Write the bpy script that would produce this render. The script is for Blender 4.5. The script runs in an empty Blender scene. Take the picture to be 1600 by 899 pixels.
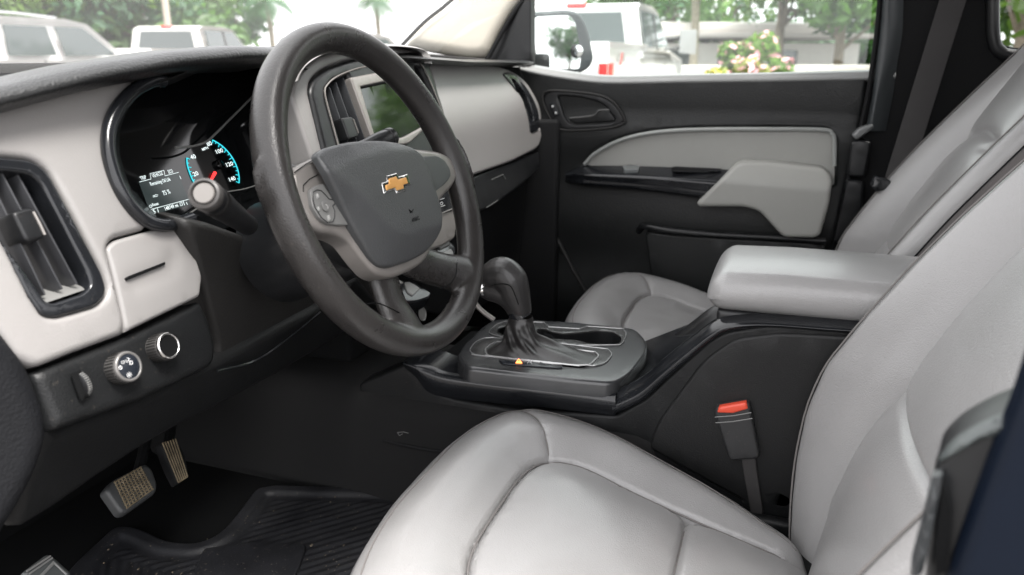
import bpy, bmesh, math, random
import numpy as np
from mathutils import Vector, Matrix, noise
from mathutils.geometry import delaunay_2d_cdt
random.seed(7); rng = np.random.default_rng(7)
# ------------------------------------------------------------------ camera
FPX, HY, VX = 1200.0, 88.0, 1250.0
pit = math.atan((449.5-HY)/FPX)
k = np.array([VX-800, 449.5-HY, FPX]); k /= np.linalg.norm(k)
SA = k[0]; CA = math.sqrt(1-SA*SA)
CAM = np.array([-1.11, 0.0, 1.27])
RV = np.array([SA, -CA, 0.0])
FV = np.array([CA*math.cos(pit), SA*math.cos(pit), -math.sin(pit)])
UV = np.cross(RV, FV)
def ray(u, v): return RV*(u-800)/FPX + UV*(449.5-v)/FPX + FV
def onp(u, v, pl, off=0.0):
    p0, n = pl; d = ray(u, v)
    s = np.dot(p0+n*off-CAM, n)/np.dot(d, n)
    return CAM+d*s
def plane(p, n):
    n = np.array(n, float); return (np.array(p, float), n/np.linalg.norm(n))
def AX(u, v, x): return onp(u, v, (np.array([x, 0, 0.]), np.array([1., 0, 0])))
def AY(u, v, y): return onp(u, v, (np.array([0, y, 0.]), np.array([0, 1., 0])))
def AZ(u, v, z): return onp(u, v, (np.array([0, 0, z]), np.array([0, 0, 1.])))
def proj(P):
    d = np.asarray(P)-CAM
    return 800+FPX*d.dot(RV)/d.dot(FV), 449.5-FPX*d.dot(UV)/d.dot(FV)
def frame(pl):
    n = pl[1]
    a = np.cross([0, 0, 1.], n)
    if np.linalg.norm(a) < .3: a = np.array([1., 0, 0])-n*n[0]
    a /= np.linalg.norm(a); return a, np.cross(n, a)
# ------------------------------------------------------------------ scene helpers
scene = bpy.context.scene; COL = scene.collection
def tag(o, label=None, cat=None, group=None, kind=None):
    if label: o['label'] = label
    if cat: o['category'] = cat
    if group: o['group'] = group
    if kind: o['kind'] = kind
    return o
WL = {}
def thing(name, label, cat, loc=(0, 0, 0), group=None):
    o = bpy.data.objects.new(name, None); COL.objects.link(o)
    o.empty_display_size = .05; o.location = loc; WL[o.name] = np.array(loc, float)
    return tag(o, label, cat, group)
def mobj(name, verts, faces, mat, parent=None, smooth=True, sharp=38):
    verts = np.asarray(verts, float).reshape(-1, 3)
    if parent is None:
        base = np.array([verts[:, 0].mean(), verts[:, 1].mean(), verts[:, 2].min()])
    else: base = WL[parent.name]
    me = bpy.data.meshes.new(name)
    me.from_pydata((verts-base).tolist(), [], [tuple(int(i) for i in f) for f in faces]); me.update()
    bm = bmesh.new(); bm.from_mesh(me)
    bmesh.ops.recalc_face_normals(bm, faces=bm.faces)
    if smooth:
        for f in bm.faces: f.smooth = True
        lim = math.radians(sharp)
        for e in bm.edges:
            if len(e.link_faces) == 2 and e.calc_face_angle(0) > lim: e.smooth = False
    bm.to_mesh(me); bm.free()
    me.materials.append(mat)
    o = bpy.data.objects.new(name, me); COL.objects.link(o)
    if parent is None: o.location = base; WL[o.name] = base
    else: o.parent = parent; WL[o.name] = base
    if parent is not None and parent.type == 'MESH': o.location = (0, 0, 0)
    return o
def setp(o, parent):
    o.parent = parent; return o
def cr(pts, n=8, closed=False):
    P = np.asarray(pts, float); m = len(P); out = []
    segs = m if closed else m-1
    for i in range(segs):
        if closed: p0, p1, p2, p3 = P[(i-1) % m], P[i], P[(i+1) % m], P[(i+2) % m]
        else:
            p1, p2 = P[i], P[i+1]
            p0 = P[i-1] if i else 2*p1-p2
            p3 = P[i+2] if i+2 < m else 2*p2-p1
        for j in range(n):
            t = j/n
            out.append(.5*((2*p1)+(-p0+p2)*t+(2*p0-5*p1+4*p2-p3)*t*t+(-p0+3*p1-3*p2+p3)*t**3))
    if not closed: out.append(P[-1])
    return np.array(out)
def rpoly(pts, r=6, seg=5):
    """polygon with rounded corners, pts (u,v) or (u,v,r)"""
    P = [np.array(p[:2], float) for p in pts]; m = len(P); out = []
    for i in range(m):
        rr = pts[i][2] if len(pts[i]) > 2 else r
        a, b, c = P[i-1], P[i], P[(i+1) % m]
        da, dc = a-b, c-b; la, lc = np.linalg.norm(da), np.linalg.norm(dc)
        q = min(rr, la*.45, lc*.45)
        if q < .3: out.append(b); continue
        s, e = b+da/la*q, b+dc/lc*q
        for j in range(seg+1):
            t = j/seg; out.append((1-t)**2*s+2*t*(1-t)*b+t*t*e)
    return np.array(out)
def segdist(P, A, B):
    P = np.asarray(P)[:, None, :]; d = (B-A)[None]; L = (d**2).sum(-1)+1e-12
    t = np.clip(((P-A[None])*d).sum(-1)/L, 0, 1)
    q = A[None]+d*t[..., None]
    return np.sqrt(((P-q)**2).sum(-1)).min(1)
def pdist(P, line, closed=False):
    L = np.asarray(line, float)
    B = np.roll(L, -1, 0) if closed else L[1:]
    A = L if closed else L[:-1]
    P = np.asarray(P); out = np.empty(len(P))
    for i in range(0, len(P), 4000): out[i:i+4000] = segdist(P[i:i+4000], A, B)
    return out
def inside(P, poly):
    x, y = P[:, 0], P[:, 1]; c = np.zeros(len(P), bool); m = len(poly)
    for i in range(m):
        x1, y1 = poly[i-1]; x2, y2 = poly[i]
        if y1 == y2: continue
        c ^= ((y1 > y) != (y2 > y)) & (x < (x2-x1)*(y-y1)/(y2-y1)+x1)
    return c
def resamp(poly, step):
    out = []; m = len(poly)
    for i in range(m):
        a, b = poly[i], poly[(i+1) % m]; L = np.linalg.norm(b-a)
        if L < 1e-6: continue
        k = max(1, int(round(L/step)))
        for j in range(k): out.append(a+(b-a)*j/k)
    q = [out[0]]
    for p in out[1:]:
        if np.linalg.norm(p-q[-1]) > step*.3: q.append(p)
    if np.linalg.norm(q[0]-q[-1]) < step*.3: q.pop()
    return np.array(q)
def px2l(pts, pl, off=0):
    a, b = frame(pl)
    r = []
    for p in pts:
        q = onp(p[0], p[1], pl, off)-pl[0]; r.append((q.dot(a), q.dot(b)))
    return np.array(r)
def panel(name, outl, pl, mat, parent=None, off=0.0, holes=(), er=.004, ed=None, grid=.012, hf=None, skirt=.015,
          r=6, smooth=False, local=False, step=None, fine=None):
    """surface patch with true outline, rounded edges, a skirt for thickness and an optional relief"""
    if ed is None: ed = er
    a, b = frame(pl); n = pl[1]
    def conv(o):
        if local: return np.array([p[:2] for p in o], float) if not smooth else cr(o, 6, True)
        q = cr(np.array([p[:2] for p in o], float), 6, True) if smooth else rpoly(o, r)
        return px2l(q, pl, off)
    step = step or max(er*.7, grid*.5)
    O = resamp(conv(outl), step); H = [resamp(conv(h), step) for h in holes]
    loops = [O]+H
    def bd(P):
        d = pdist(P, O, True)
        for h in H: d = np.minimum(d, pdist(P, h, True))
        return d
    def ok(P):
        m = inside(P, O)
        for h in H: m &= ~inside(P, h)
        return m
    pts = []
    for lp in loops:
        tn = np.roll(lp, -1, 0)-np.roll(lp, 1, 0); tn /= np.linalg.norm(tn, axis=1)[:, None]+1e-12
        nn = np.stack([-tn[:, 1], tn[:, 0]], -1)
        for fr in (.12, .3, .55, .8, 1.0):
            for s in (1, -1):
                q = lp+nn*s*er*fr
                m = ok(q); q = q[m]
                if len(q): q = q[bd(q) > er*fr*.93]
                if len(q): pts.append(q)
    lo, hi = O.min(0), O.max(0)
    gx = np.arange(lo[0]+grid*.5, hi[0], grid); gy = np.arange(lo[1]+grid*.5, hi[1], grid)
    G = np.array([(x+(grid*.5 if j % 2 else 0), y) for j, y in enumerate(gy) for x in gx]) if len(gx)*len(gy) else np.zeros((0, 2))
    if len(G):
        G = G[ok(G)]
        if len(G): G = G[bd(G) > er*1.0+grid*.35]
        pts.append(G)
    if fine:
        for line, w, st in fine:
            L = resamp(np.asarray(line), st)[:-1] if False else np.asarray(line)
            A = []
            for i in range(len(L)-1):
                d = L[i+1]-L[i]; l = np.linalg.norm(d)
                if l < 1e-7: continue
                nn_ = np.array([-d[1], d[0]])/l
                for j in range(max(1, int(l/st))):
                    c = L[i]+d*j/max(1, int(l/st))
                    for o_ in w: A.append(c+nn_*o_)
            A = np.array(A); A = A[ok(A)]
            if len(A): A = A[bd(A) > er*1.02]
            if len(A): pts.append(A)
    I = np.concatenate(pts) if pts else np.zeros((0, 2))
    # thin out near-duplicates
    key = {}; ms = min(grid, er*1.2 if er > 0 else grid)*.22
    for p in I: key.setdefault((round(p[0]/ms), round(p[1]/ms)), p)
    I = np.array(list(key.values())) if key else I
    V = [Vector(p) for lp in loops for p in lp]; E = []; s = 0
    for lp in loops:
        m = len(lp); E += [(s+i, s+(i+1) % m) for i in range(m)]; s += m
    V += [Vector(p) for p in I]
    res = delaunay_2d_cdt(V, E, [], 0, 1e-7)
    P = np.array([tuple(v) for v in res[0]]); F = [f for f in res[2] if len(f) >= 3]
    C = np.array([P[list(f)].mean(0) for f in F]); m = ok(C)
    F = [f for f, q in zip(F, m) if q]
    D = bd(P)
    h = np.zeros(len(P))
    if er > 0:
        t = 1-np.clip(D/er, 0, 1); h -= ed*(1-np.sqrt(np.clip(1-t*t, 0, 1)))
    if hf is not None: h += hf(P, D)
    W = pl[0]+np.outer(P[:, 0], a)+np.outer(P[:, 1], b)+np.outer(h+off, n)
    # skirt
    cnt = {}
    for f in F:
        for i in range(len(f)):
            e = (f[i], f[(i+1) % len(f)]); kk = (min(e), max(e)); cnt.setdefault(kk, []).append(e)
    W = list(W); F = [tuple(f) for f in F]
    if skirt > 0:
        low = {}
        for kk, es in cnt.items():
            if len(es) == 1:
                i, j = es[0]
                for q in (i, j):
                    if q not in low: low[q] = len(W); W.append(W[q]-n*skirt)
                F.append((j, i, low[i], low[j]))
    return mobj(name, W, F, mat, parent)
def grid_mesh(name, rows, mat, parent=None, nu=1, nv=1, closed=False, caps=False, sharp=38):
    """rows: list of rows of 3-D points, smoothed both ways"""
    R_ = np.asarray(rows, float)
    if nv > 1: R_ = np.array([cr(r, nv, closed) for r in R_])
    if nu > 1: R_ = np.stack([cr(R_[:, j], nu) for j in range(R_.shape[1])], 1)
    a, b = R_.shape[:2]; F = []
    for i in range(a-1):
        for j in range(b if closed else b-1):
            F.append((i*b+j, i*b+(j+1) % b, (i+1)*b+(j+1) % b, (i+1)*b+j))
    V = R_.reshape(-1, 3)
    if caps and closed: F += [tuple(range(b)), tuple((a-1)*b+j for j in range(b))]
    return mobj(name, V, F, mat, parent, sharp=sharp)
def tube_data(path, r, seg=10, closed=False, flat=None, up=None):
    P = np.asarray(path, float); m = len(P)
    rr = np.full(m, r) if np.isscalar(r) else np.interp(np.linspace(0, 1, m), np.linspace(0, 1, len(r)), r)
    T = (np.roll(P, -1, 0)-np.roll(P, 1, 0)) if closed else np.gradient(P, axis=0)
    T /= np.linalg.norm(T, axis=1)[:, None]+1e-12
    u = np.array(up if up is not None else ([0, 0, 1.] if abs(T[0][2]) < .9 else [1., 0, 0]), float)
    V = []; F = []
    for i in range(m):
        u = u-T[i]*u.dot(T[i]) if up is None else np.array(up, float)-T[i]*np.dot(up, T[i])
        u /= np.linalg.norm(u); w = np.cross(T[i], u)
        fl = 1.0 if flat is None else flat
        for j in range(seg):
            t = 2*math.pi*j/seg
            V.append(P[i]+rr[i]*(math.cos(t)*w+math.sin(t)*u*fl))
    for i in range(m if closed else m-1):
        for j in range(seg):
            F.append((i*seg+j, i*seg+(j+1) % seg, ((i+1) % m)*seg+(j+1) % seg, ((i+1) % m)*seg+j))
    if not closed: F += [tuple(range(seg)), tuple((m-1)*seg+j for j in range(seg))]
    return V, F
def tube(name, path, r, mat, parent=None, seg=10, closed=False, n=6, flat=None, up=None):
    P = cr(path, n, closed) if n > 1 else np.asarray(path)
    V, F = tube_data(P, r, seg, closed, flat, up)
    return mobj(name, V, F, mat, parent)
def lathe_data(prof, org, axis, seg=40, ref=None):
    ax = np.array(axis, float); ax /= np.linalg.norm(ax)
    u = np.cross(ax, ref if ref is not None else [0, 0, 1.]); u /= np.linalg.norm(u); w = np.cross(ax, u)
    V = []; F = []
    for (r, h) in prof:
        for j in range(seg):
            t = 2*math.pi*j/seg; V.append(np.array(org)+ax*h+r*(math.cos(t)*u+math.sin(t)*w))
    for i in range(len(prof)-1):
        for j in range(seg): F.append((i*seg+j, i*seg+(j+1) % seg, (i+1)*seg+(j+1) % seg, (i+1)*seg+j))
    F += [tuple(range(seg)), tuple((len(prof)-1)*seg+j for j in range(seg))]
    return V, F
def lathe(name, prof, org, axis, mat, parent=None, seg=40):
    V, F = lathe_data(prof, org, axis, seg); return mobj(name, V, F, mat, parent, sharp=35)
def box_data(c, s, M=None, bev=0.0, seg=3):
    bm = bmesh.new(); bmesh.ops.create_cube(bm, size=1)
    for v in bm.verts: v.co = Vector((v.co.x*s[0], v.co.y*s[1], v.co.z*s[2]))
    if bev > 0: bmesh.ops.bevel(bm, geom=bm.edges[:], offset=bev, segments=seg, profile=.5, affect='EDGES', clamp_overlap=True)
    bm.verts.ensure_lookup_table()
    M = np.eye(3) if M is None else np.asarray(M)
    V = [np.array(c)+M.dot(np.array(v.co)) for v in bm.verts]; F = [tuple(v.index for v in f.verts) for f in bm.faces]
    bm.free(); return V, F
def box(name, c, s, mat, parent=None, M=None, bev=.002, seg=3):
    V, F = box_data(c, s, M, bev, seg); return mobj(name, V, F, mat, parent)
def join(*ds):
    V, F = [], []
    for v, f in ds:
        o = len(V); V += list(v); F += [tuple(i+o for i in q) for q in f]
    return V, F
def mods(o, **kw):
    """apply modifiers"""
    for t, d in kw.items():
        m = o.modifiers.new(t, t.split('_')[0] if t.split('_')[0] != 'CS' else 'SMOOTH')
        for a, v in d.items(): setattr(m, a, v)
    dg = bpy.context.evaluated_depsgraph_get(); dg.update()
    me = bpy.data.meshes.new_from_object(o.evaluated_get(dg))
    o.modifiers.clear(); old = o.data; o.data = me
    me.polygons.foreach_set('use_smooth', [True]*len(me.polygons))
    return o
def text(name, s, p0, p1, pl, hgt, mat, parent, off=.001, thick=.0002, bold=0):
    """writing from pixel-measured baseline start p0 to end p1 on a plane of the object"""
    cu = bpy.data.curves.new(name, 'FONT'); cu.body = s; cu.size = 1; cu.extrude = 0; cu.offset = bold
    cu.resolution_u = 3
    o = bpy.data.objects.new(name, cu); COL.objects.link(o)
    dg = bpy.context.evaluated_depsgraph_get(); dg.update()
    me = bpy.data.meshes.new_from_object(o.evaluated_get(dg))
    co = np.array([v.co[:] for v in me.vertices]); fs = [tuple(p.vertices) for p in me.polygons]
    bpy.data.objects.remove(o)
    A, B = onp(*p0, pl, off), onp(*p1, pl, off); x = B-A; L = np.linalg.norm(x); x /= L
    y = np.cross(pl[1], x)
    if y[2] < 0: y = -y
    lo, hi = co.min(0), co.max(0)
    sx = L/(hi[0]-lo[0]); sy = hgt/.72
    V = A+np.outer((co[:, 0]-lo[0])*sx, x)+np.outer(co[:, 1]*sy, y)
    return mobj(name, V, fs, mat, parent, smooth=False)
# ------------------------------------------------------------------ materials
def mat(name, col, rough=.5, metal=0., spec=.5, grain=0., gscale=600., gdist=.0003, mott=0., mscale=8., coat=0., dust=0., emis=None, es=1., dustcol=(.35,.3,.24), sheen=0., gtype='V', rvar=0., crough=.08):
    m = bpy.data.materials.new(name); m.use_nodes = True; nt = m.node_tree; N = nt.nodes; L = nt.links
    b = N['Principled BSDF']; b.inputs['Base Color'].default_value = (*col, 1); b.inputs['Roughness'].default_value = rough
    b.inputs['Metallic'].default_value = metal; b.inputs['Specular IOR Level'].default_value = spec
    b.inputs['Coat Weight'].default_value = coat; b.inputs['Coat Roughness'].default_value = crough
    if sheen: b.inputs['Sheen Weight'].default_value = sheen
    tc = N.new('ShaderNodeTexCoord'); src = None
    if mott or dust:
        nz = N.new('ShaderNodeTexNoise'); nz.inputs['Scale'].default_value = mscale; nz.inputs['Detail'].default_value = 6; nz.inputs['Roughness'].default_value = .65
        L.new(tc.outputs['Object'], nz.inputs['Vector'])
        mr = N.new('ShaderNodeMapRange'); mr.inputs[1].default_value = .3; mr.inputs[2].default_value = .7
        mr.inputs[3].default_value = 1-mott; mr.inputs[4].default_value = 1+mott; L.new(nz.outputs['Fac'], mr.inputs[0])
        mx = N.new('ShaderNodeMix'); mx.data_type = 'RGBA'; mx.blend_type = 'MULTIPLY'; mx.inputs[0].default_value = 1
        mx.inputs[6].default_value = (*col, 1); L.new(mr.outputs[0], mx.inputs[7]); src = mx.outputs[2]
        if rvar:
            m3 = N.new('ShaderNodeMapRange'); m3.inputs[1].default_value = .3; m3.inputs[2].default_value = .7
            m3.inputs[3].default_value = rough-rvar; m3.inputs[4].default_value = rough+rvar
            L.new(nz.outputs['Fac'], m3.inputs[0]); L.new(m3.outputs[0], b.inputs['Roughness'])
        if dust:
            n2 = N.new('ShaderNodeTexNoise'); n2.inputs['Scale'].default_value = 260; n2.inputs['Detail'].default_value = 3
            L.new(tc.outputs['Object'], n2.inputs['Vector'])
            m2 = N.new('ShaderNodeMapRange'); m2.inputs[1].default_value = .66; m2.inputs[2].default_value = .74; m2.inputs[3].default_value = 0; m2.inputs[4].default_value = dust
            L.new(n2.outputs['Fac'], m2.inputs[0])
            mm = N.new('ShaderNodeMix'); mm.data_type = 'RGBA'; mm.inputs[7].default_value = (*dustcol, 1)
            L.new(m2.outputs[0], mm.inputs[0]); L.new(src, mm.inputs[6]); src = mm.outputs[2]
        L.new(src, b.inputs['Base Color'])
    if grain:
        if gtype == 'V':
            v = N.new('ShaderNodeTexVoronoi'); v.feature = 'SMOOTH_F1'; v.inputs['Scale'].default_value = gscale; v.inputs['Smoothness'].default_value = .6
            w = N.new('ShaderNodeTexNoise'); w.inputs['Scale'].default_value = gscale*.45; w.inputs['Detail'].default_value = 1
            ad = N.new('ShaderNodeVectorMath'); ad.operation = 'MULTIPLY_ADD'; ad.inputs[1].default_value = (.0007,)*3
            L.new(tc.outputs['Object'], w.inputs['Vector']); L.new(w.outputs['Color'], ad.inputs[0]); L.new(tc.outputs['Object'], ad.inputs[2])
            L.new(ad.outputs[0], v.inputs['Vector']); h = v.outputs['Distance']; inv = True
        else:
            v = N.new('ShaderNodeTexNoise'); v.inputs['Scale'].default_value = gscale; v.inputs['Detail'].default_value = 2
            L.new(tc.outputs['Object'], v.inputs['Vector']); h = v.outputs['Fac']; inv = False
        bp = N.new('ShaderNodeBump'); bp.invert = inv; bp.inputs['Strength'].default_value = grain; bp.inputs['Distance'].default_value = gdist
        L.new(h, bp.inputs['Height']); L.new(bp.outputs[0], b.inputs['Normal'])
    if emis: b.inputs['Emission Color'].default_value = (*emis, 1); b.inputs['Emission Strength'].default_value = es
    return m
def glassmat(name, tint=(1, 1, 1), refl=.06, haze=0.0, hazecol=(.9, .9, .88)):
    m = bpy.data.materials.new(name); m.use_nodes = True; nt = m.node_tree; N = nt.nodes; L = nt.links
    N.remove(N['Principled BSDF']); out = N['Material Output']
    t = N.new('ShaderNodeBsdfTransparent'); t.inputs[0].default_value = (*tint, 1)
    g = N.new('ShaderNodeBsdfGlossy'); g.inputs['Roughness'].default_value = .01
    lw = N.new('ShaderNodeFresnel'); lw.inputs[0].default_value = 1.4
    mx = N.new('ShaderNodeMixShader'); mul = N.new('ShaderNodeMath'); mul.operation = 'MULTIPLY'; mul.inputs[1].default_value = refl/.04
    mul.use_clamp = True
    L.new(lw.outputs[0], mul.inputs[0]); L.new(mul.outputs[0], mx.inputs[0]); L.new(t.outputs[0], mx.inputs[1]); L.new(g.outputs[0], mx.inputs[2])
    last = mx.outputs[0]
    if haze:
        d = N.new('ShaderNodeBsdfTranslucent'); d.inputs[0].default_value = (*hazecol, 1)
        nz = N.new('ShaderNodeTexNoise'); nz.inputs['Scale'].default_value = 5; nz.inputs['Detail'].default_value = 5
        tc = N.new('ShaderNodeTexCoord'); L.new(tc.outputs['Object'], nz.inputs['Vector'])
        mr = N.new('ShaderNodeMapRange'); mr.inputs[3].default_value = haze*.6; mr.inputs[4].default_value = haze*1.4; L.new(nz.outputs['Fac'], mr.inputs[0])
        m2 = N.new('ShaderNodeMixShader'); L.new(mr.outputs[0], m2.inputs[0]); L.new(last, m2.inputs[1]); L.new(d.outputs[0], m2.inputs[2]); last = m2.outputs[0]
    L.new(last, out.inputs['Surface']); return m
LEA = mat('grey_leather', (.285, .281, .279), .36, coat=.45, crough=.22, grain=.8, gscale=680, gdist=.0004, mott=.04, mscale=6, rvar=.05)
LEA2 = mat('grey_perforated_leather', (.52, .50, .488), .44, grain=.38, gscale=560, gdist=.0003, mott=.04, mscale=5, rvar=.05)
THR = mat('seam_thread', (.16, .15, .145), .7)
THRL = mat('pale_stitch_thread', (.58, .53, .48), .7)
SIDE = mat('dark_taupe_vinyl', (.10, .09, .088), .5, grain=.4, gscale=500)
LPL = mat('light_grey_grained_plastic', (.25, .241, .235), .40, grain=.4, gscale=640, gdist=.0003, mott=.03, mscale=5, rvar=.04)
LPS = mat('light_grey_smooth_plastic', (.25, .241, .235), .40, grain=.12, gscale=700, gdist=.0002, mott=.02)
BPL = mat('black_grained_plastic', (.0075, .008, .0085), .45, spec=.28, grain=.6, gscale=620, gdist=.0004, mott=.15, mscale=14, dust=.06, rvar=.06)
BPS = mat('black_satin_plastic', (.011, .0115, .0125), .36, spec=.42, grain=.12, gscale=500, mott=.2, mscale=18, rvar=.08, dust=.05)
BGL = mat('gloss_black_plastic', (.012, .013, .015), .16, mott=.2, mscale=14, rvar=.05, dust=.03)
BMT = mat('matte_black', (.006, .0062, .0068), .75, spec=.25, grain=.3, gscale=300)
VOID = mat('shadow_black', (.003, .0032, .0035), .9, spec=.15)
DGR = mat('dark_grey_plastic', (.016, .0155, .015), .5, spec=.35, grain=.5, gscale=380, gdist=.0004, mott=.1)
WHL = mat('worn_steering_leather', (.024, .0222, .0215), .30, grain=.7, gscale=640, gdist=.00028, mott=.22, mscale=9, rvar=.07, dust=.05)
ABG = mat('airbag_grain', (.058, .060, .062), .33, grain=.7, gscale=640, gdist=.00035, mott=.05)
SLV = mat('satin_silver_paint', (.26, .243, .228), .33, metal=.35, mott=.04, mscale=30)
SLP = mat('slate_satin_plastic', (.055, .06, .06), .45, mott=.05)
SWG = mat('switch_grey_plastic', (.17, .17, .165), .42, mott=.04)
TRIM = mat('bright_satin_trim', (.42, .42, .42), .25, metal=.6)
CHR = mat('chrome', (.75, .74, .72), .12, metal=1.)
GOLD = mat('gold_enamel', (.72, .36, .10), .35, metal=.25, grain=.2, gscale=900)
CREAM = mat('cream_headliner_plastic', (.62, .58, .50), .6, grain=.2, gscale=500)
DOORB = mat('door_black_vinyl', (.009, .0098, .0099), .42, spec=.35, grain=.7, gscale=380, gdist=.0005, mott=.1, mscale=10)
DOORG = mat('door_grey_vinyl', (.33, .33, .31), .5, grain=.4, gscale=400, mott=.03)
BELT = mat('seat_belt_webbing', (.032, .03, .03), .8, grain=.5, gscale=300, gtype='N')
RED = mat('red_release_plastic', (.75, .085, .045), .35)
GLS = mat('instrument_lens_black', (.006, .0065, .007), .06)
SCR = mat('screen_glass_black', (.005, .006, .006), .05, spec=.7)
TXW = mat('white_marking', (.7, .7, .7), .5)
TXE = mat('lit_white_segments', (.6, .65, .65), .5, emis=(.75, .85, .85), es=.42)
CYAN = mat('lit_cyan_scale', (.02, .3, .35), .5, emis=(.03, .45, .52), es=.6)
NEED = mat('red_needle', (.7, .03, .03), .4, emis=(1, .04, .04), es=.7)
AMB = mat('amber_indicator', (.8, .2, .05), .4, emis=(1, .23, .06), es=1.6)
RUB = mat('black_rubber', (.02, .019, .019), .6, mott=.25, mscale=25, dust=.25)
RUBD = mat('dusty_pedal_rubber', (.17, .135, .085), .7, mott=.5, mscale=60, dust=.5)
STL = mat('worn_pedal_edge', (.045, .047, .048), .45, mott=.2)
BLUE = mat('dark_blue_body_paint', (.002, .005, .012), .45, coat=.0, spec=.22, mott=.2, mscale=3)
RUST = mat('rusty_wire', (.25, .06, .02), .6, mott=.5, mscale=90)
SUN_AZ, SKYS, SUNS, EXPO = -158, .15, 3.6, 1.58
def apply_mods(o, lst):
    for t, d in lst:
        m = o.modifiers.new(t, t)
        for a, v in d.items(): setattr(m, a, v)
    dg = bpy.context.evaluated_depsgraph_get(); dg.update()
    me = bpy.data.meshes.new_from_object(o.evaluated_get(dg))
    o.modifiers.clear(); o.data = me
    me.polygons.foreach_set('use_smooth', [True]*len(me.polygons)); me.update()
    return o
# ================================================================== DASHBOARD
DF = plane((0, .55, 1.03), (0, -.949, .316))
dash = thing('dashboard', 'black and light grey dashboard of the truck running under the windshield', 'dashboard', (0, .7, .9))
def zt(x): return float(np.interp(x, [-.80, -.65, -.57, -.46, -.36, -.2, 0, .3, .7], [1.225, 1.247, 1.262, 1.275, 1.281, 1.281, 1.272, 1.262, 1.258]))
rows = []
for x in np.linspace(-.76, .69, 30):
    z = zt(x)+.002*(x > 0); y0 = .585+.02*max(0, abs(x)-.5)+.05*float(np.interp(x, [-.27, -.23, .01, .05], [0, 1, 1, 0])); q_ = float(np.interp(x, [-.3, 0, .7], [1, .5, .5]))
    lip = .0 if x < -.2 else -.0
    rows.append([(x, y0+.07, z-.030*q_), (x, y0+.025, z-.023*q_), (x, y0+.008, z-.017*q_), (x, y0+.001, z-.010*q_), (x, y0+.007, z-.003), (x, y0+.022, z+.0), (x, y0+.06, z-.001), (x, y0+.12, z-.012), (x, y0+.25, z-.040), (x, y0+.42, z-.06)])
grid_mesh('dash_pad', rows, mat('dash_pad_vinyl', (.020, .0205, .021), .36, grain=.8, gscale=360, gdist=.0006, mott=.1, rvar=.06), dash, nu=2, nv=5)
# dark filler blocks added behind the fascia to stop light leaking through
V, F = join(box_data((-.02, .93, 1.03), (1.40, .34, .34), bev=.01), box_data((-.02, .72, 1.0), (.26, .22, .38), bev=.01), box_data((.38, .76, .95), (.60, .22, .46), bev=.01))
mobj('dash_light_block', V, F, VOID, dash)
vent_o = [(-60, 240), (20, 246, 14), (52, 250, 20), (76, 268, 20), (112, 335), (162, 430, 14), (169, 457, 16), (152, 478, 16), (88, 496, 12), (66, 494, 12), (44, 462), (-60, 260)]
fas = [(-90, 178), (-30, 170), (100, 139), (200, 115), (236, 111, 8), (250, 119, 5), (212, 143, 20), (180, 182, 20), (166, 222, 20), (174, 275, 20), (200, 322, 14), (228, 352, 4), (224, 360), (176, 373, 12), (164, 386, 10), (178, 440), (195, 500), (197, 521, 3), (120, 549), (58, 574, 14), (30, 560, 18), (-20, 500), (-60, 440)]
def fbulge(P, D): return .004*np.sin(np.clip((P[:, 1])/.2, 0, 1)*math.pi)
panel('fascia_panel', fas, DF, LPL, dash, holes=[vent_o], er=.007, ed=.006, grid=.012, hf=fbulge, skirt=.02)
lid = [(164, 388, 8), (178, 376, 12), (225, 363), (262, 352), (291, 353, 5), (300, 392), (315, 432, 8), (313, 463, 5), (198, 519, 2), (180, 450)]
lidl = px2l([(193, 437), (262, 410)], DF)
def lidh(P, D):
    d = pdist(P, px2l([(205, 445), (262, 423), (268, 405)], DF)); return .003*np.sin(np.clip(P[:, 1]/.1, 0, 1)*3.1)-.0025*np.exp(-(d/.008)**2)
lp = panel('storage_lid', lid, DF, LPS, dash, off=.0005, er=.004, grid=.007, hf=lidh, skirt=.02)
panel('lid_slot', [(195, 434, 1), (259, 409, 1), (259, 414, 1), (197, 439, 1)], DF, VOID, lp, off=.0042, er=.0004, grid=.01, skirt=.001, r=1)
# small sticker ghost of the airbag label at the far left
# --- left air vent
def offs(px, pl, d):   # inset in local frame
    return None
vi = [(-60, 262), (20, 268, 10), (48, 272, 12), (66, 288, 14), (98, 350), (138, 428, 10), (143, 446, 12), (132, 458, 10), (84, 474, 8), (72, 470, 8), (52, 440), (-60, 290)]
vi_deep = [(-60, 262), (20, 262), (60, 268), (80, 300), (150, 430), (150, 465), (72, 475), (50, 440), (-60, 290)]
vent = panel('air_vent', vent_o, DF, BGL, dash, off=.0035, holes=[vi], er=.0035, grid=.01, skirt=.03)
def vane(a, b, nm, par, m, pl=DF, o0=-.004, dep=.03, th=.0021, shear=0):
    A, B = onp(*a, pl, o0), onp(*b, pl, o0); x = B-A; L = np.linalg.norm(x); x /= L
    n = pl[1]; w = np.cross(n, x); M = np.stack([x, w, n], 1)
    c = (A+B)/2-n*dep/2
    return box(nm, c, (L, th, dep), m, par, M=M, bev=.0009, seg=2)
VAN = mat('vent_vane_plastic', (.045, .046, .05), .3, mott=.1)
for a, b in [((-45, 318), (23, 478)), ((-24, 262), (71, 461)), ((-3, 258), (98, 452)), ((20, 258), (121, 444)), ((-70, 330), (-10, 482))]:
    if b[0] > 30: vane(a, b, 'vane', vent, VAN)
DFd = (DF[0]-DF[1]*.045, DF[1])
panel('vent_backing', vi_deep, DFd, VOID, vent, er=0, grid=.03, skirt=0, r=4)
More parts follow.
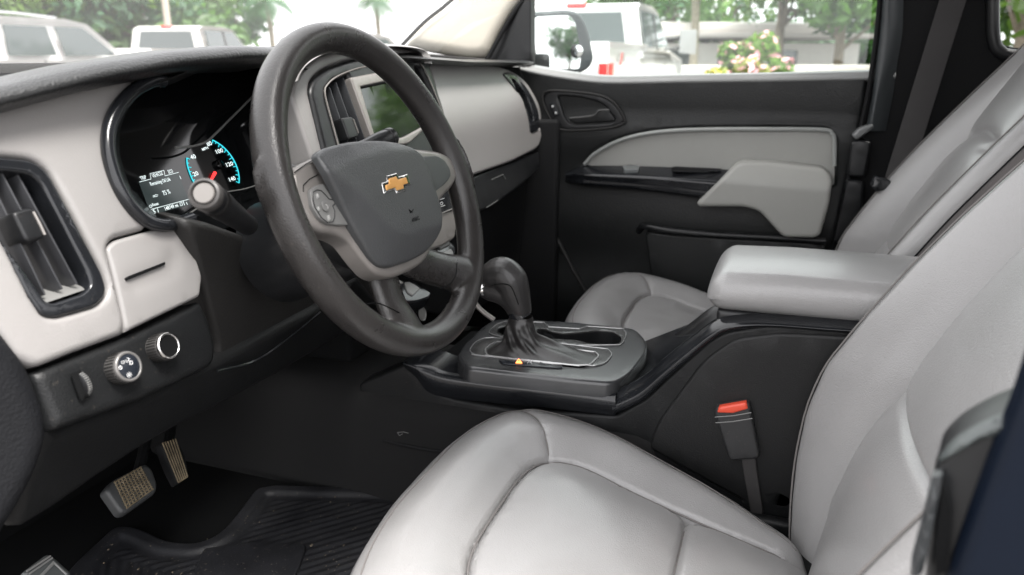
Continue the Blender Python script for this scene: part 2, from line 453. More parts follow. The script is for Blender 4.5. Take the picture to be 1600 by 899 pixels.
# lower glossy ledge inside the opening, its highlight painted in pale grey
A, B = onp(70, 474, DF, -.002), onp(141, 450, DF, -.002); n = DF[1]
mobj('vent_ledge_highlight', [A, B, B-n*.03+np.array([0, 0, .014]), A-n*.03+np.array([0, 0, .014])], [(0, 1, 2, 3)], SWG, vent)
kn = panel('vent_tab', [(20, 332, 3), (46, 324, 5), (56, 328, 5), (73, 362, 4), (70, 372, 4), (46, 378, 4), (40, 374, 3)], DF, BPS, dash, off=.006, er=.003, grid=.006, skirt=.02)
tube('tab_trim', [onp(52, 331, DF, .0065), onp(62, 350, DF, .0068), onp(70, 367, DF, .0065)], .0012, SLV, kn, seg=6)
# --- lower black switch panel
low = [(52, 582, 6), (197, 526), (315, 469, 4), (328, 495), (341, 540, 12), (338, 570, 20), (230, 622), (90, 672, 10), (82, 650)]
swp = panel('switch_panel', low, DF, BPL, dash, off=-.004, er=.01, ed=.008, grid=.012, skirt=.03)
# headlight and mirror adjuster knobs
def knob(name, c, R, ring, par, H=.016):
    O = onp(*c, DF, -.004); n = DF[1]
    base = lathe(name, [(R*1.0, 0), (R*1.0, H*.80), (R*.97, H*.86)], O, n, mat('knob_grip', (.06, .058, .056), .35), par, 48)
    V, F = [], []
    fr = np.stack([np.cross(n, [0, 0, 1.]), np.cross(n, np.cross(n, [0, 0, 1.]))], 1); fr /= np.linalg.norm(fr, axis=0)
    for i in range(30):
        t = 2*math.pi*i/30; d = fr[:, 0]*math.cos(t)+fr[:, 1]*math.sin(t); w = np.cross(n, d)
        v, f = box_data(O+d*R+n*H*.42, (.0014, .0012, H*.72), np.stack([d, w, n], 1), .0003, 1); V, F = join((V, F), (v, f))
    mobj('knob_ridges', V, F, DGR, base)
    V, F = lathe_data([(R*.99, H*.78), (R*1.0, H*.92), (R*.96, H*1.0), (R*.84, H*1.02), (R*.80, H*.97), (R*.8, H*.9)], O, n, 56)
    mobj('knob_ring', V, F, ring, base, sharp=80)
    return base, O, n
b1, O1, n1 = knob('headlight_knob', (184, 577), .0138, mat('knob_ring_grey', (.16, .155, .15), .3, metal=.3), dash, H=.015)
FD = mat('knob_face_black', (.015, .018, .024), .25)
lathe('knob_face', [(.0113, .013), (.0113, .0144), (.0108, .0147)], O1, n1, FD, b1, 48)
KP = (O1+n1*.0149, n1)
def kp(u, v): return onp(u, v, KP, 0)
def stroke(name, pts, r, m, par, closed=False, pl=None, off=.0, n=1):
    P = [onp(*p, pl, off) for p in pts]; return tube(name, P, r, m, par, seg=6, closed=closed, n=n)
def icon(name, strokes, r, m, par, pl, off=0.0):
    V, F = [], []
    for s in strokes:
        cl = len(s) > 2 and s[0] == s[-1]
        P = [onp(*p, pl, off) for p in (s[:-1] if cl else s)]
        V, F = join((V, F), tube_data(P, r, 5, cl))
    return mobj(name, V, F, m, par)
def circ(c, r, n=12, ry=None, a0=0, a1=360):
    ry = ry or r; full = (a1-a0) >= 360
    q = [(c[0]+r*math.cos(math.radians(a0+(a1-a0)*i/n)), c[1]+ry*math.sin(math.radians(a0+(a1-a0)*i/n))) for i in range(n+(0 if full else 1))]
    return q+[q[0]] if full else q
icon('headlight_symbols', [circ((188, 575), 2.6, 10), [(188, 571), (188, 575)], [(190, 565), (194, 564), (194, 568), (190, 568.5), (190, 565)], [(196, 563), (200, 564)], [(196, 565.5), (200, 566.5)], [(201, 560), (201, 564.5)], circ((205, 567), 2.3, 8, 3), [(203, 564), (203, 570)], [(198, 559.5), (203, 561)], circ((202, 586), 1.6, 8)]+
     [[(202+3*math.cos(a), 586+3*math.sin(a)), (202+4.4*math.cos(a), 586+4.4*math.sin(a))] for a in [i*math.pi/4 for i in range(8)]], .00028, TXW, b1, KP)
b2, O2, n2 = knob('mirror_adjuster_knob', (245, 545), .0128, CHR, dash, H=.017)
lathe('knob_recess', [(.0102, .0150), (.0102, .0158), (.004, .0156)], O2, n2, VOID, b2, 40)
# dimmer wheel
slot = panel('dimmer_slot', [(112, 583, 2), (127, 578, 2), (140, 612, 3), (138, 622, 3), (126, 626, 3)], DF, VOID, dash, off=.0008, er=.0005, grid=.01, skirt=.001)
A = onp(125, 601, DF, -.006); xa = np.array([1., 0, 0])
V, F = lathe_data([(.010, -.003), (.0112, -.0022), (.0112, .0022), (.010, .003)], A, xa, 40)
dm = mobj('dimmer_wheel', V, F, BPS, slot)
V, F = [], []
for i in range(36):
    t = 2*math.pi*i/36; d = np.array([0, math.cos(t), math.sin(t)]); w = np.cross(xa, d)
    V, F = join((V, F), box_data(A+d*.0112, (.0008, .0008, .0042), np.stack([d, w, xa], 1), .0002, 1))
mobj('dimmer_ridges', V, F, SWG, slot)
# knee bolster below
KB = plane((0, .545, 1.0), (0, -.95, -.28))
panel('knee_bolster', [(70, 660, 10), (90, 672), (230, 622), (338, 566), (500, 480), (560, 430), (600, 480, 20), (500, 550, 30), (420, 596, 40), (340, 640, 30), (250, 686, 30), (160, 745, 30), (90, 795, 20), (20, 838, 20), (30, 780, 20)], KB, mat('knee_bolster_plastic', (.005, .0053, .0057), .55, spec=.3, grain=.6, gscale=420, mott=.2), dash, off=-.006, er=.012, grid=.025, skirt=.03)
# seam of the bolster lower edge
tube('bolster_edge', [onp(340, 580, KB, .0), onp(400, 563, KB, .0), onp(455, 525, KB, .0), onp(500, 488, KB, 0)], .0016, BGL, dash, seg=6)
KC = plane((-.3, .56, 1.05), (0, -.93, -.15))
panel('column_surround', [(290, 342, 4), (330, 350), (390, 372, 20), (470, 400), (620, 430), (640, 490, 20), (500, 486, 10), (455, 520, 10), (400, 560, 10), (338, 578, 8), (342, 540), (316, 440), (300, 380)], KC, DGR, dash, er=.008, grid=.02, skirt=.03)
# end cap at driver's door
EC = plane((-.70, .545, .95), (-.35, -.93, 0))
panel('end_cap', [(-80, 470), (0, 515, 20), (38, 560, 14), (58, 600, 10), (78, 650, 14), (80, 690, 20), (60, 750, 30), (28, 806, 30), (-4, 856, 20), (-90, 900)], EC, mat('end_cap_vinyl', (.007, .0075, .009), .55, spec=.3, grain=.6, gscale=360, gdist=.0006, mott=.1), dash, er=.018, ed=.014, grid=.016, skirt=.05)
# --- instrument cluster
ring_px = [(255, 127), (240, 126), (212, 140), (186, 166), (171, 200), (170, 240), (183, 285), (203, 320), (228, 344), (255, 352), (282, 348), (300, 342)]
clus = tube('cluster_bezel', [onp(u, v, DF, .006) for u, v in ring_px], .0068, BGL, dash, seg=14, n=6)
CFp = plane((-.4, .665, 1.12), (0, -.93, .37))
cface = panel('cluster_face', [(150, 110), (520, 60), (600, 250), (300, 380), (150, 330)], CFp, GLS, dash, er=0, grid=.05, skirt=0)
# funnel wall from bezel to face
rp = cr(ring_px, 3)
rows = [[onp(u, v, DF, .004) for u, v in rp], [onp(u+(8 if u < 300 else 0), v-4*(v > 300), CFp, .012) for u, v in rp], [onp(u+(18 if u < 300 else 0), v-8*(v > 300), CFp, .0008) for u, v in rp]]
grid_mesh('bezel_wall', rows, mat('bezel_wall_black', (.02, .022, .024), .22), clus, nv=1)
hood = [(250, 128), (275, 119), (305, 106), (335, 99), (370, 95), (410, 95), (450, 100), (480, 108)]
rows = [[onp(u, v, DF, .018) for u, v in hood], [onp(u, v+3, DF, .002) for u, v in hood], [onp(u, v+10, CFp, .03) for u, v in hood], [onp(u, v-20, CFp, .0) for u, v in hood]]
grid_mesh('hood_underside', rows, BMT, clus, nu=2, nv=3)
tube('hood_lip', [onp(u, v, DF, .013) for u, v in hood], .0011, DGR, clus, seg=6)
tube('lens_ledge_and_glint', [onp(u, v, CFp, .02) for u, v in [(274, 231), (300, 229), (322, 222), (336, 210), (360, 186), (396, 150)]], .0014, SWG, clus, seg=8)  # upper slanting part is a lens reflection modelled as a thin strip
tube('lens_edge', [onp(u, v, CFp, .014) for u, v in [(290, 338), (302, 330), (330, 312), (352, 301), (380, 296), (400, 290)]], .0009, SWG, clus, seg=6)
# speedometer
def dial(a0, a1, r0, C=(336, 262), k=(1.0, 1.0)):
    pass
arcL = [(292, 247), (292.5, 256), (294.5, 264), (297.5, 273), (301, 281), (305, 288)]
arcR = [(332, 219), (341, 224), (350, 231), (359, 241), (366, 252), (371, 264), (373.5, 276), (373.5, 286)]
for arc in (arcL, arcR): icon('speed_scale', [[tuple(q) for q in cr(arc, 4)]], .00075, CYAN, cface, CFp, .001)
C = np.array((335, 266.))
for arc, cnt in ((arcL, 6), (arcR, 12)):
    q = cr(arc, 12); tk = []
    for i in range(cnt+1):
        p = q[int(i*(len(q)-1)/cnt)]; d = (C-p)/np.linalg.norm(C-p); l = 5 if i % 2 == 0 else 3
        tk.append([tuple(p), tuple(p+d*l)])
    icon('speed_tick_marks', tk, .0005, CYAN, cface, CFp, .001)
for s, a, b, h in [('20', (303.5, 276), (311, 273.2), .0052), ('40', (299, 249.5), (307, 247), .0052), ('80', (325, 229), (332, 226), .0052), ('100', (339, 240.5), (349.5, 237.5), .0052), ('120', (355, 261), (365, 258), .0052), ('140', (359.5, 284), (369, 281), .0052), ('MPH', (317, 236), (326, 232.5), .0034)]:
    text('speed_number', s, a, b, CFp, h, TXE, cface, off=.001, bold=.02)
A, B = onp(336, 270, CFp, .003), onp(327, 287, CFp, .003)
tube('speed_needle', [A, B], [.0022, .0012], NEED, cface, seg=8, n=1)
lathe('needle_hub', [(.006, .001), (.006, .004), (.004, .005)], onp(340, 258, CFp, 0), CFp[1], GLS, cface, 30)
# information display
DIC = panel('information_display', [(216, 283), (279, 268.5), (284, 285), (298, 320), (237, 336), (230, 320)], CFp, mat('display_dark', (.010, .012, .012), .15, emis=(.03, .045, .045), es=.25), dash, off=.0006, er=0, grid=.02, skirt=0, r=1)
for s, a, b, h in [('TRIP', (220.5, 282), (229.5, 279.2), .0042), ('VEHICLE', (239, 278), (255, 273), .0042), ('ECO', (264, 271.5), (271, 269.5), .0042), ('Remaining Oil Life', (236, 290.5), (267, 282.5), .0042), ('75 %', (256, 305.5), (267, 302), .0052), ('Reset', (239, 322.5), (248.5, 320), .0033), ('148749 mi', (259, 329), (279, 323), .0042), ('S', (241, 334), (244, 333), .0045)]:
    text('display_text', s, a, b, CFp, h, TXE, DIC, off=.0014, bold=.012)
icon('display_lines', [[(218, 284.5), (236, 280), (234.5, 271.5), (256, 266.5), (258, 275), (279, 269.5)], [(236, 327.5), (297, 311)], [(246, 326), (249, 336)], [(286, 314), (288.5, 321)], [(280.5, 275), (283, 280)],
     circ((235.5, 322.5), 2, 8), [(239, 306), (242, 306), (243, 304.5), (247, 305)], [(239, 308), (246, 307)], [(281, 317), (284, 316), (285, 321), (282, 322), (281, 317)], [(291, 316), (293, 320)]], .0003, TXE, DIC, CFp, .0014)
# --- centre stack
CS = (DF[0]+DF[1]*.014, DF[1])
arch = [(456, 148, 4), (459, 128, 14), (475, 104, 16), (498, 87, 12), (530, 79, 12), (600, 70, 12), (668, 78, 8), (674, 90, 3), (660, 84), (600, 84), (545, 93, 8), (508, 106, 10), (489, 122, 8), (483, 138, 8), (497, 200), (512, 250, 2), (490, 252, 2), (470, 190)]
panel('stack_surround', arch, CS, LPL, dash, off=-.004, er=.006, grid=.01, skirt=.03)
hoodf = [(460, 128), (466, 114), (478, 100), (500, 86), (530, 78), (570, 73), (620, 72), (655, 76), (670, 84), (675, 100)]
hp = cr([onp(u, v, CS, .020) for u, v in hoodf], 3)
cxh = hp.mean(0); hw_ = np.clip(np.arange(len(hp))/14., .02, 1)
rows = [[p+(cxh-p)*.09+np.array([0, .004, 0]) for p in hp], [p+(cxh-p)*.03+np.array([0, -.001, 0]) for p in hp], [p for p in hp], [p+np.array([0, .012, .003])*w_ for p, w_ in zip(hp, hw_)], [p+np.array([0, .05, .003])*w_ for p, w_ in zip(hp, hw_)], [p+np.array([0, .12, -.006])*w_ for p, w_ in zip(hp, hw_)]]
grid_mesh('stack_hood', rows, LPL, dash, nu=3)
lv = [(511, 143, 3), (520, 127, 6), (545, 116, 3), (583, 213, 2), (560, 232), (538, 236, 3), (524, 190)]
rvn = [(648, 104, 4), (658, 106, 6), (676, 145, 6), (688, 176, 4), (680, 178, 3), (660, 140)]
scrn = [(548, 121, 2), (606, 110, 3), (640, 112), (672, 195), (640, 225), (588, 232, 2)]
shroud = [(484, 140, 8), (490, 122, 8), (509, 106, 10), (545, 93, 8), (600, 83), (656, 80, 10), (672, 92, 8), (675, 112, 6), (694, 170), (712, 240), (700, 300), (620, 310), (520, 300), (508, 238)]
shr = panel('stack_shroud', shroud, CS, BPS, dash, off=.002, holes=[lv, rvn], er=.007, grid=.01, skirt=.03)
tube('shroud_trim', [onp(u, v, CS, .0035) for u, v in [(531, 236), (520, 195), (508, 148), (512, 132), (530, 118), (560, 107), (600, 99), (640, 94), (655, 98), (668, 118), (690, 172), (700, 200)]], .0013, SLV, shr, seg=6)
cvent = panel('center_air_vent', [(498, 120), (560, 100), (600, 240), (520, 250)], (CS[0]-CS[1]*.035, CS[1]), VOID, dash, er=0, grid=.03, skirt=0)
for a, b in [((506, 150), (534, 234)), ((515, 136), (548, 234)), ((525, 128), (562, 232)), ((536, 120), (574, 228))]:
    vane(a, b, 'vane', cvent, mat('centre_vane', (.05, .052, .056), .28), pl=CS, dep=.022, th=.0022)
ct = panel('vent_tab', [(534, 184, 2), (549, 182, 3), (555, 186, 3), (562, 206, 3), (560, 214, 3), (546, 218, 2)], CS, BPS, dash, off=.006, er=.0025, grid=.006, skirt=.015)
tube('tab_trim', [onp(552, 186, CS, .0066), onp(560, 208, CS, .0066)], .0009, SLV, ct, seg=6)
rv2 = panel('right_vent', [(640, 100), (690, 100), (695, 185), (660, 180)], (CS[0]-CS[1]*.03, CS[1]), VOID, dash, er=0, grid=.03, skirt=0)
vane((662, 112), (684, 172), 'vane', rv2, VAN, pl=CS, dep=.02, th=.002)
fr = panel('display_screen', scrn, CS, SLV, dash, off=.007, holes=[[(564, 136, 1), (610, 126, 1), (640, 140), (664, 196, 1), (632, 214), (590, 224, 1)]], er=.003, grid=.008, skirt=.02)
panel('screen_glass', [(560, 133, 1), (612, 122, 1), (660, 190), (664, 200, 1), (588, 228, 1)], CS, SCR, fr, off=.0035, er=0, grid=.02, skirt=0)
tube('screen_hood_line', [onp(563, 137, CS, .0042), onp(605, 128, CS, .0042)], .0022, VOID, fr, seg=6, n=1)
# lower stack with the climate controls, seen through the wheel
CL = plane((0, .545, 1.05), (0, -.93, .37))
lst = panel('control_panel', [(645, 215, 3), (700, 225, 5), (712, 260), (716, 330), (712, 372, 6), (690, 385), (640, 400), (600, 300)], CL, SLV, dash, off=.004, er=.004, grid=.02, skirt=.04)
panel('control_bay', [(650, 290), (706, 290, 4), (712, 312, 4), (708, 330, 4), (650, 345)], CL, BGL, lst, off=.006, er=.002, grid=.02, skirt=.003)
icon('control_symbols', [[(688, 312), (694, 310)], circ((690, 318), 2, 8), [(686, 324), (695, 321)]], .0005, TXW, lst, CL, .0068)
tube('bay_edge', [onp(684, 336, CL, .0068), onp(708, 326, CL, .0068)], .001, SLV, lst, seg=6, n=1)
CM = plane((0, .52, .97), (0, -.75, .66))
sw = panel('lower_switch_row', [(676, 384, 4), (700, 374, 5), (712, 384, 5), (712, 408, 5), (690, 420), (668, 400)], CM, BGL, dash, er=.003, grid=.02, skirt=.03)
panel('rocker_switch', [(684, 381, 2), (700, 375, 2), (706, 381, 2), (690, 389, 2)], CM, SWG, sw, off=.004, er=.002, grid=.01, skirt=.005)
panel('rocker_switch', [(692, 393, 2), (706, 388, 2), (710, 398, 2), (697, 404, 2)], CM, SWG, sw, off=.004, er=.002, grid=.01, skirt=.005)
TR = plane((0, .50, .92), (0, -.55, .83))
tray = panel('storage_tray', [(612, 442, 4), (640, 436), (676, 458, 6), (672, 464, 6), (650, 472, 8), (628, 470, 8), (618, 458)], TR, BGL, dash, er=.004, grid=.01, skirt=.02)
panel('tray_pad', [(632, 441, 2), (640, 440, 2), (657, 450, 2), (645, 462, 2), (636, 456)], TR, SWG, tray, off=.002, er=.001, grid=.01, skirt=.002)
panel('tray_corner', [(614, 441, 2), (624, 437, 2), (632, 441, 2), (619, 444, 2)], TR, LPS, tray, off=.003, er=.001, grid=.01, skirt=.002)
lathe('power_outlet', [(.011, 0), (.012, .002), (.0105, .003), (.009, .001)], AY(659, 491, .54), (0, -1, .2), SWG, dash, 30)
# --- passenger side
pasl = [(672, 100, 2), (700, 97, 6), (742, 97, 20), (790, 106, 20), (818, 124, 16), (838, 172), (846, 206, 6), (843, 230, 10), (800, 252), (730, 277), (700, 290), (690, 220)]
slit = [(785, 116, 2), (795, 113, 4), (806, 119, 6), (820, 140, 6), (836, 180, 5), (841, 202, 4), (834, 207, 3), (827, 208, 3), (822, 190), (808, 152), (795, 130)]
def pb(P, D):
    c = px2l([(760, 180)], DF)[0]; return .012*np.exp(-((P[:, 1]-c[1])/.06)**2)-.0
panel('passenger_fascia', pasl, DF, LPL, dash, holes=[slit], er=.005, ed=.005, grid=.012, hf=pb, skirt=.03)
pv = panel('side_air_vent', slit, DF, BGL, dash, off=.003, hf=pb, holes=[[(797, 124, 2), (803, 126, 2), (817, 150), (830, 190), (826, 193, 2), (806, 150)]], er=.003, grid=.012, skirt=.03)
panel('vent_backing', [(780, 105), (850, 105), (850, 215), (780, 215)], (DF[0]-DF[1]*.008, DF[1]), VOID, pv, er=0, grid=.04, skirt=0)
gb = panel('glove_box', [(722, 284, 4), (745, 274), (800, 254), (842, 236, 4), (844, 262, 8), (820, 285, 10), (770, 322, 12), (740, 334, 6)], DF, BPS, dash, off=-.008, er=.004, grid=.02, skirt=.03)
icon('glove_latch', [[(768, 281), (786, 273), (790, 280)], [(760, 325), (778, 313)]], .0009, SWG, gb, DF, -.0065)
panel('lower_dash', [(700, 330), (740, 330, 10), (842, 262), (846, 420), (720, 500), (640, 480)], (DF[0]-DF[1]*.05, plane((0, 0, 0), (0, -1, -.1))[1]), BMT, dash, er=.004, grid=.04, skirt=.03)
# ================================================================== STEERING WHEEL
yaw, tl = -.034, .366
WN = np.array([math.sin(yaw)*math.cos(tl), -math.cos(yaw)*math.cos(tl), math.sin(tl)])
WC = np.array([-.3487, .4238, 1.1259]); WP = (WC, WN)
WA = np.array([math.cos(yaw), math.sin(yaw), 0]); WB = np.cross(WN, WA)
sw_t = thing('steering_wheel', 'large worn black steering wheel with gold bow-tie emblem on its hub', 'steering wheel', tuple(WC-WN*.05))
def wl(a, b, c=0): return WC+WA*a+WB*b+WN*c
ts = np.linspace(0, 2*math.pi, 120, endpoint=False)
V, F = [], []
for i, t in enumerate(ts):
    d = WA*math.cos(t)+WB*math.sin(t)
    for j in range(24):
        s = 2*math.pi*j/24; r = .0168*(1-.05*math.cos(3*s))
        V.append(WC+d*(.175+r*math.cos(s)*.98)+WN*r*1.08*math.sin(s))
for i in range(120):
    for j in range(24): F.append((i*24+j, i*24+(j+1) % 24, ((i+1) % 120)*24+(j+1) % 24, ((i+1) % 120)*24+j))
parts = [(V, F)]
def spoke(pts, rad, flat):
    P = [onp(u, v, WP, o) for u, v, o in pts]
    P = cr(P, 6); return tube_data(P, rad, 16, flat=flat, up=WN)
parts.append(spoke([(585, 385, -.012), (597, 430, -.012), (613, 478, -.008), (632, 515, -.003), (640, 540, 0)], [.028, .024, .024, .029, .036], .48))
parts.append(spoke([(630, 400, -.012), (665, 415, -.012), (700, 425, -.006), (722, 432, -.002), (733, 440, 0)], [.024, .024, .024, .03, .032], .5))
parts.append(spoke([(470, 290, -.010), (448, 300, -.008), (425, 305, 0)], [.024, .028, .036], .42))
parts.append(spoke([(690, 262, -.010), (715, 258, -.006), (726, 254, 0)], [.022, .028, .040], .38))
V, F = parts[0]
for q in parts[1:]: V, F = join((V, F), q)
rim = mobj('rim', V, F, WHL, sw_t)
apply_mods(rim, [('REMESH', dict(mode='VOXEL', voxel_size=.0021, use_smooth_shade=True)), ('SMOOTH', dict(factor=.5, iterations=9))])
# seam lines where the rim cover ends on the lower spokes
for s in ([(569, 476, .006), (590, 474, .0095), (610, 482, .008), (628, 491, .003)], [(686, 452, .004), (702, 445, .0115), (712, 430, .0125), (714, 412, .011)]):
    tube('cover_seam', [onp(u, v, WP, o) for u, v, o in s], .0007, VOID, rim, seg=6)
hubcol = lathe('hub_housing', [(.062, -.05), (.066, -.02), (.06, -.004)], onp(590, 320, WP, 0), WN, BPS, sw_t, 40)
bez = [(459, 272, 5), (461, 262, 6), (476, 253, 8), (494, 245, 4), (560, 226), (640, 230), (690, 236, 16), (711, 250, 12), (718, 272, 12), (709, 292, 14), (688, 312, 16), (683, 350, 10), (681, 378, 14), (666, 409, 16), (642, 424, 12), (612, 435, 18), (588, 428, 14), (568, 405, 12), (546, 375, 12), (528, 366, 14), (498, 362, 14), (478, 340, 16), (464, 305, 12)]
bz = panel('spoke_bezel', bez, WP, SLV, sw_t, off=.008, er=.006, ed=.006, grid=.008, skirt=.016)
cov = [(491, 243, 8), (503, 233, 12), (540, 223, 20), (580, 221, 20), (616, 225, 20), (637, 234, 10), (653, 247, 8), (664, 276), (674, 305), (683, 335, 14), (683, 368, 20), (668, 394, 16), (640, 409, 16), (612, 417, 14), (598, 413, 10), (585, 400, 10), (560, 364), (525, 308), (500, 270, 8)]
plat = px2l([(507, 271), (548, 250), (600, 238), (645, 240), (660, 262), (684, 330), (680, 352), (630, 368), (608, 366), (590, 350), (546, 300)], WP, .018)

def covh(P, D):
    ins = inside(P, plat); d = pdist(P, plat, True)
    h = .008+np.where(ins, .0, -.32*(np.sqrt(d*d+.002**2)-.002)-1.2*d*d)
    return h+.0012*np.clip(1-D/.1, 0, 1)
ab = panel('airbag_cover', cov, WP, ABG, sw_t, off=.018, er=.0035, ed=.003, grid=.0045, hf=covh, skirt=.006)
EM = (WC+WN*.0267, WN)
embl = panel('emblem', [(596.5, 286, 1), (605, 283, 1), (604, 274.5, 1), (620, 270, 1), (622.6, 276, 1), (637, 271.5, 1), (642.5, 290, 1), (633, 292.5, 1), (634.5, 298.5, 1), (620.5, 303, 1), (617.8, 297, 1), (600.5, 303.5, 1)], EM, CHR, sw_t, er=.0012, grid=.003, skirt=.003, off=.0005)
panel('emblem_inlay', [(603.3, 289.2, .6), (609.3, 287.2, .6), (608.4, 279, .6), (619.5, 275.5, .6), (622, 280.6, .6), (635, 277.2, .6), (638, 286.5, .6), (630.6, 288.8, .6), (631.6, 294.5, .6), (621.8, 297.6, .6), (618.6, 292.8, .6), (605.6, 297.2, .6)], EM, GOLD, embl, off=.0016, er=.0007, grid=.003, skirt=.001)
text('airbag_marking', 'AIRBAG', (644, 347.5), (656, 343.5), EM, .0042, VOID, ab, off=.0005, bold=.015)
icon('airbag_symbol', [[(639, 327), (642, 333)], [(642, 333), (645, 329), (646, 327)], [(641, 329), (645, 332)]], .0004, VOID, ab, EM, .0004)
swp_l = px2l
pad = panel('switch_pad', [(485, 297, 4), (494, 290, 3), (506, 287, 3), (513, 292), (533, 324), (551, 351, 3), (530, 352), (514, 350, 4), (500, 342, 6), (488, 322, 6)], WP, SWG, sw_t, off=.0125, er=.0012, grid=.006, skirt=.004)
WPP = (WC+WN*.0128, WN)
icon('pad_outline', [[(490, 300), (495, 297), (502, 298), (508, 304), (514, 311), (523, 313), (526, 316), (523, 319), (520, 322), (523, 330), (523, 340), (520, 347), (512, 348), (502, 340), (492, 324), (489, 312), (490, 300)]], .0005, BPS, pad, WPP, 0)
for c, w, h in [((497.5, 306), 2.6, 4.4), ((512, 320.5), 5, 2.6), ((515, 340), 2.8, 5), ((499, 326), 2.4, 4.0)]:
    panel('pad_button', [(c[0]-w, c[1]-h*.6, 1), (c[0]+w*.2, c[1]-h, 1), (c[0]+w, c[1]+h*.5, 1), (c[0], c[1]+h, 1)], WP, mat('button_pale', (.3, .3, .29), .4), pad, off=.0142, er=.001, grid=.003, skirt=.003, r=1.5)
lathe('pad_dial', [(.0052, 0), (.0052, .0016), (.0036, .0018), (.003, .001)], onp(507, 323, WPP, 0), WN, SWG, pad, 30)
panel('blank_pad', [(653, 245, 2), (682, 243, 8), (694, 249, 8), (704, 265, 8), (705, 276, 6), (697, 287, 8), (675, 304, 2), (664, 275)], WP, SLP, sw_t, off=.0125, er=.0015, grid=.01, skirt=.004)
icon('pad_seam', [[(459.5, 270), (476, 258), (490, 250), (496, 254)], [(474, 300), (474, 290), (484, 280), (497, 273)]], .0005, VOID, bz, (WC+WN*.0082, WN), 0)
# ================================================================== STEERING COLUMN
colm = thing('steering_column', 'black steering column behind the wheel carrying two control stalks', 'steering column', tuple(WC-WN*.12))
rows = []
hc = onp(590, 320, WP, 0)
for d, w, h in [(-.045, .055, .05), (-.06, .068, .056), (-.10, .072, .060), (-.15, .07, .062)]:
    rows.append([hc+WN*d+WA*w*math.cos(t)*(1 if True else 0)+WB*(h*math.sin(t)-.012) for t in np.linspace(0, 2*math.pi, 20, endpoint=False)])
grid_mesh('column_cover', rows, BPS, colm, nu=3, nv=2, closed=True, caps=True)
T = AY(318, 302, .452); B = AY(392, 356, .50)
ax = (B-T)/np.linalg.norm(B-T)
st = lathe('turn_signal_stalk', [(.0128, .012), (.0131, .030), (.0128, .045), (.0118, .060), (.0105, .10), (.010, .125)], T, ax, BPS, colm, 40)
lathe('stalk_end_ring', [(.0128, .0125), (.0138, .009), (.0137, .003), (.0128, .0005), (.0108, -.0006), (.0098, .001), (.0096, .003)], T, ax, mat('stalk_ring_grey', (.055, .052, .05), .36), st, 48)
lathe('stalk_button', [(.0088, .004), (.0088, .0005), (.0080, -.0005), (.0005, -.0007)], T, ax, mat('stalk_button_taupe', (.17, .16, .15), .5), st, 40)
V, F = [], []
u_ = np.cross(ax, [0, 0, 1.]); u_ /= np.linalg.norm(u_); w_ = np.cross(ax, u_)
for i in range(60):
    t = 2*math.pi*i/60; d = u_*math.cos(t)+w_*math.sin(t)
    V, F = join((V, F), box_data(T+d*.0131+ax*.026, (.0008, .0007, .010), np.stack([d, np.cross(ax, d), ax], 1), .0002, 1))
mobj('stalk_ridges', V, F, DGR, st)
sd = -RV*.0+UV*.55-FV*.8; sd -= ax*sd.dot(ax); sd /= np.linalg.norm(sd)
tgd = np.cross(sd, ax); SP = (T+sd*.0134, sd)
icon('stalk_symbols', [[(337.5, 296), (340, 301)], [(335.5, 297.5), (338, 302.5)], [(343, 304), (346, 308), (344.5, 310.5)], [(346, 308), (350, 306)], [(364, 314), (367, 319)], [(366, 314), (369, 318)], [(370, 320), (373, 325)], [(372, 319), (375, 323)]], .00035, TXW, st, SP, .0)
T2 = AY(612, 214, .462); B2 = AY(545, 240, .475); a2 = (B2-T2)/np.linalg.norm(B2-T2)
lathe('wiper_stalk', [(.001, -.001), (.0105, -.0005), (.012, .002), (.012, .009), (.0112, .0095), (.0112, .011), (.0115, .012), (.011, .03), (.009, .05), (.008, .09)], T2, a2, BPS, colm, 36)
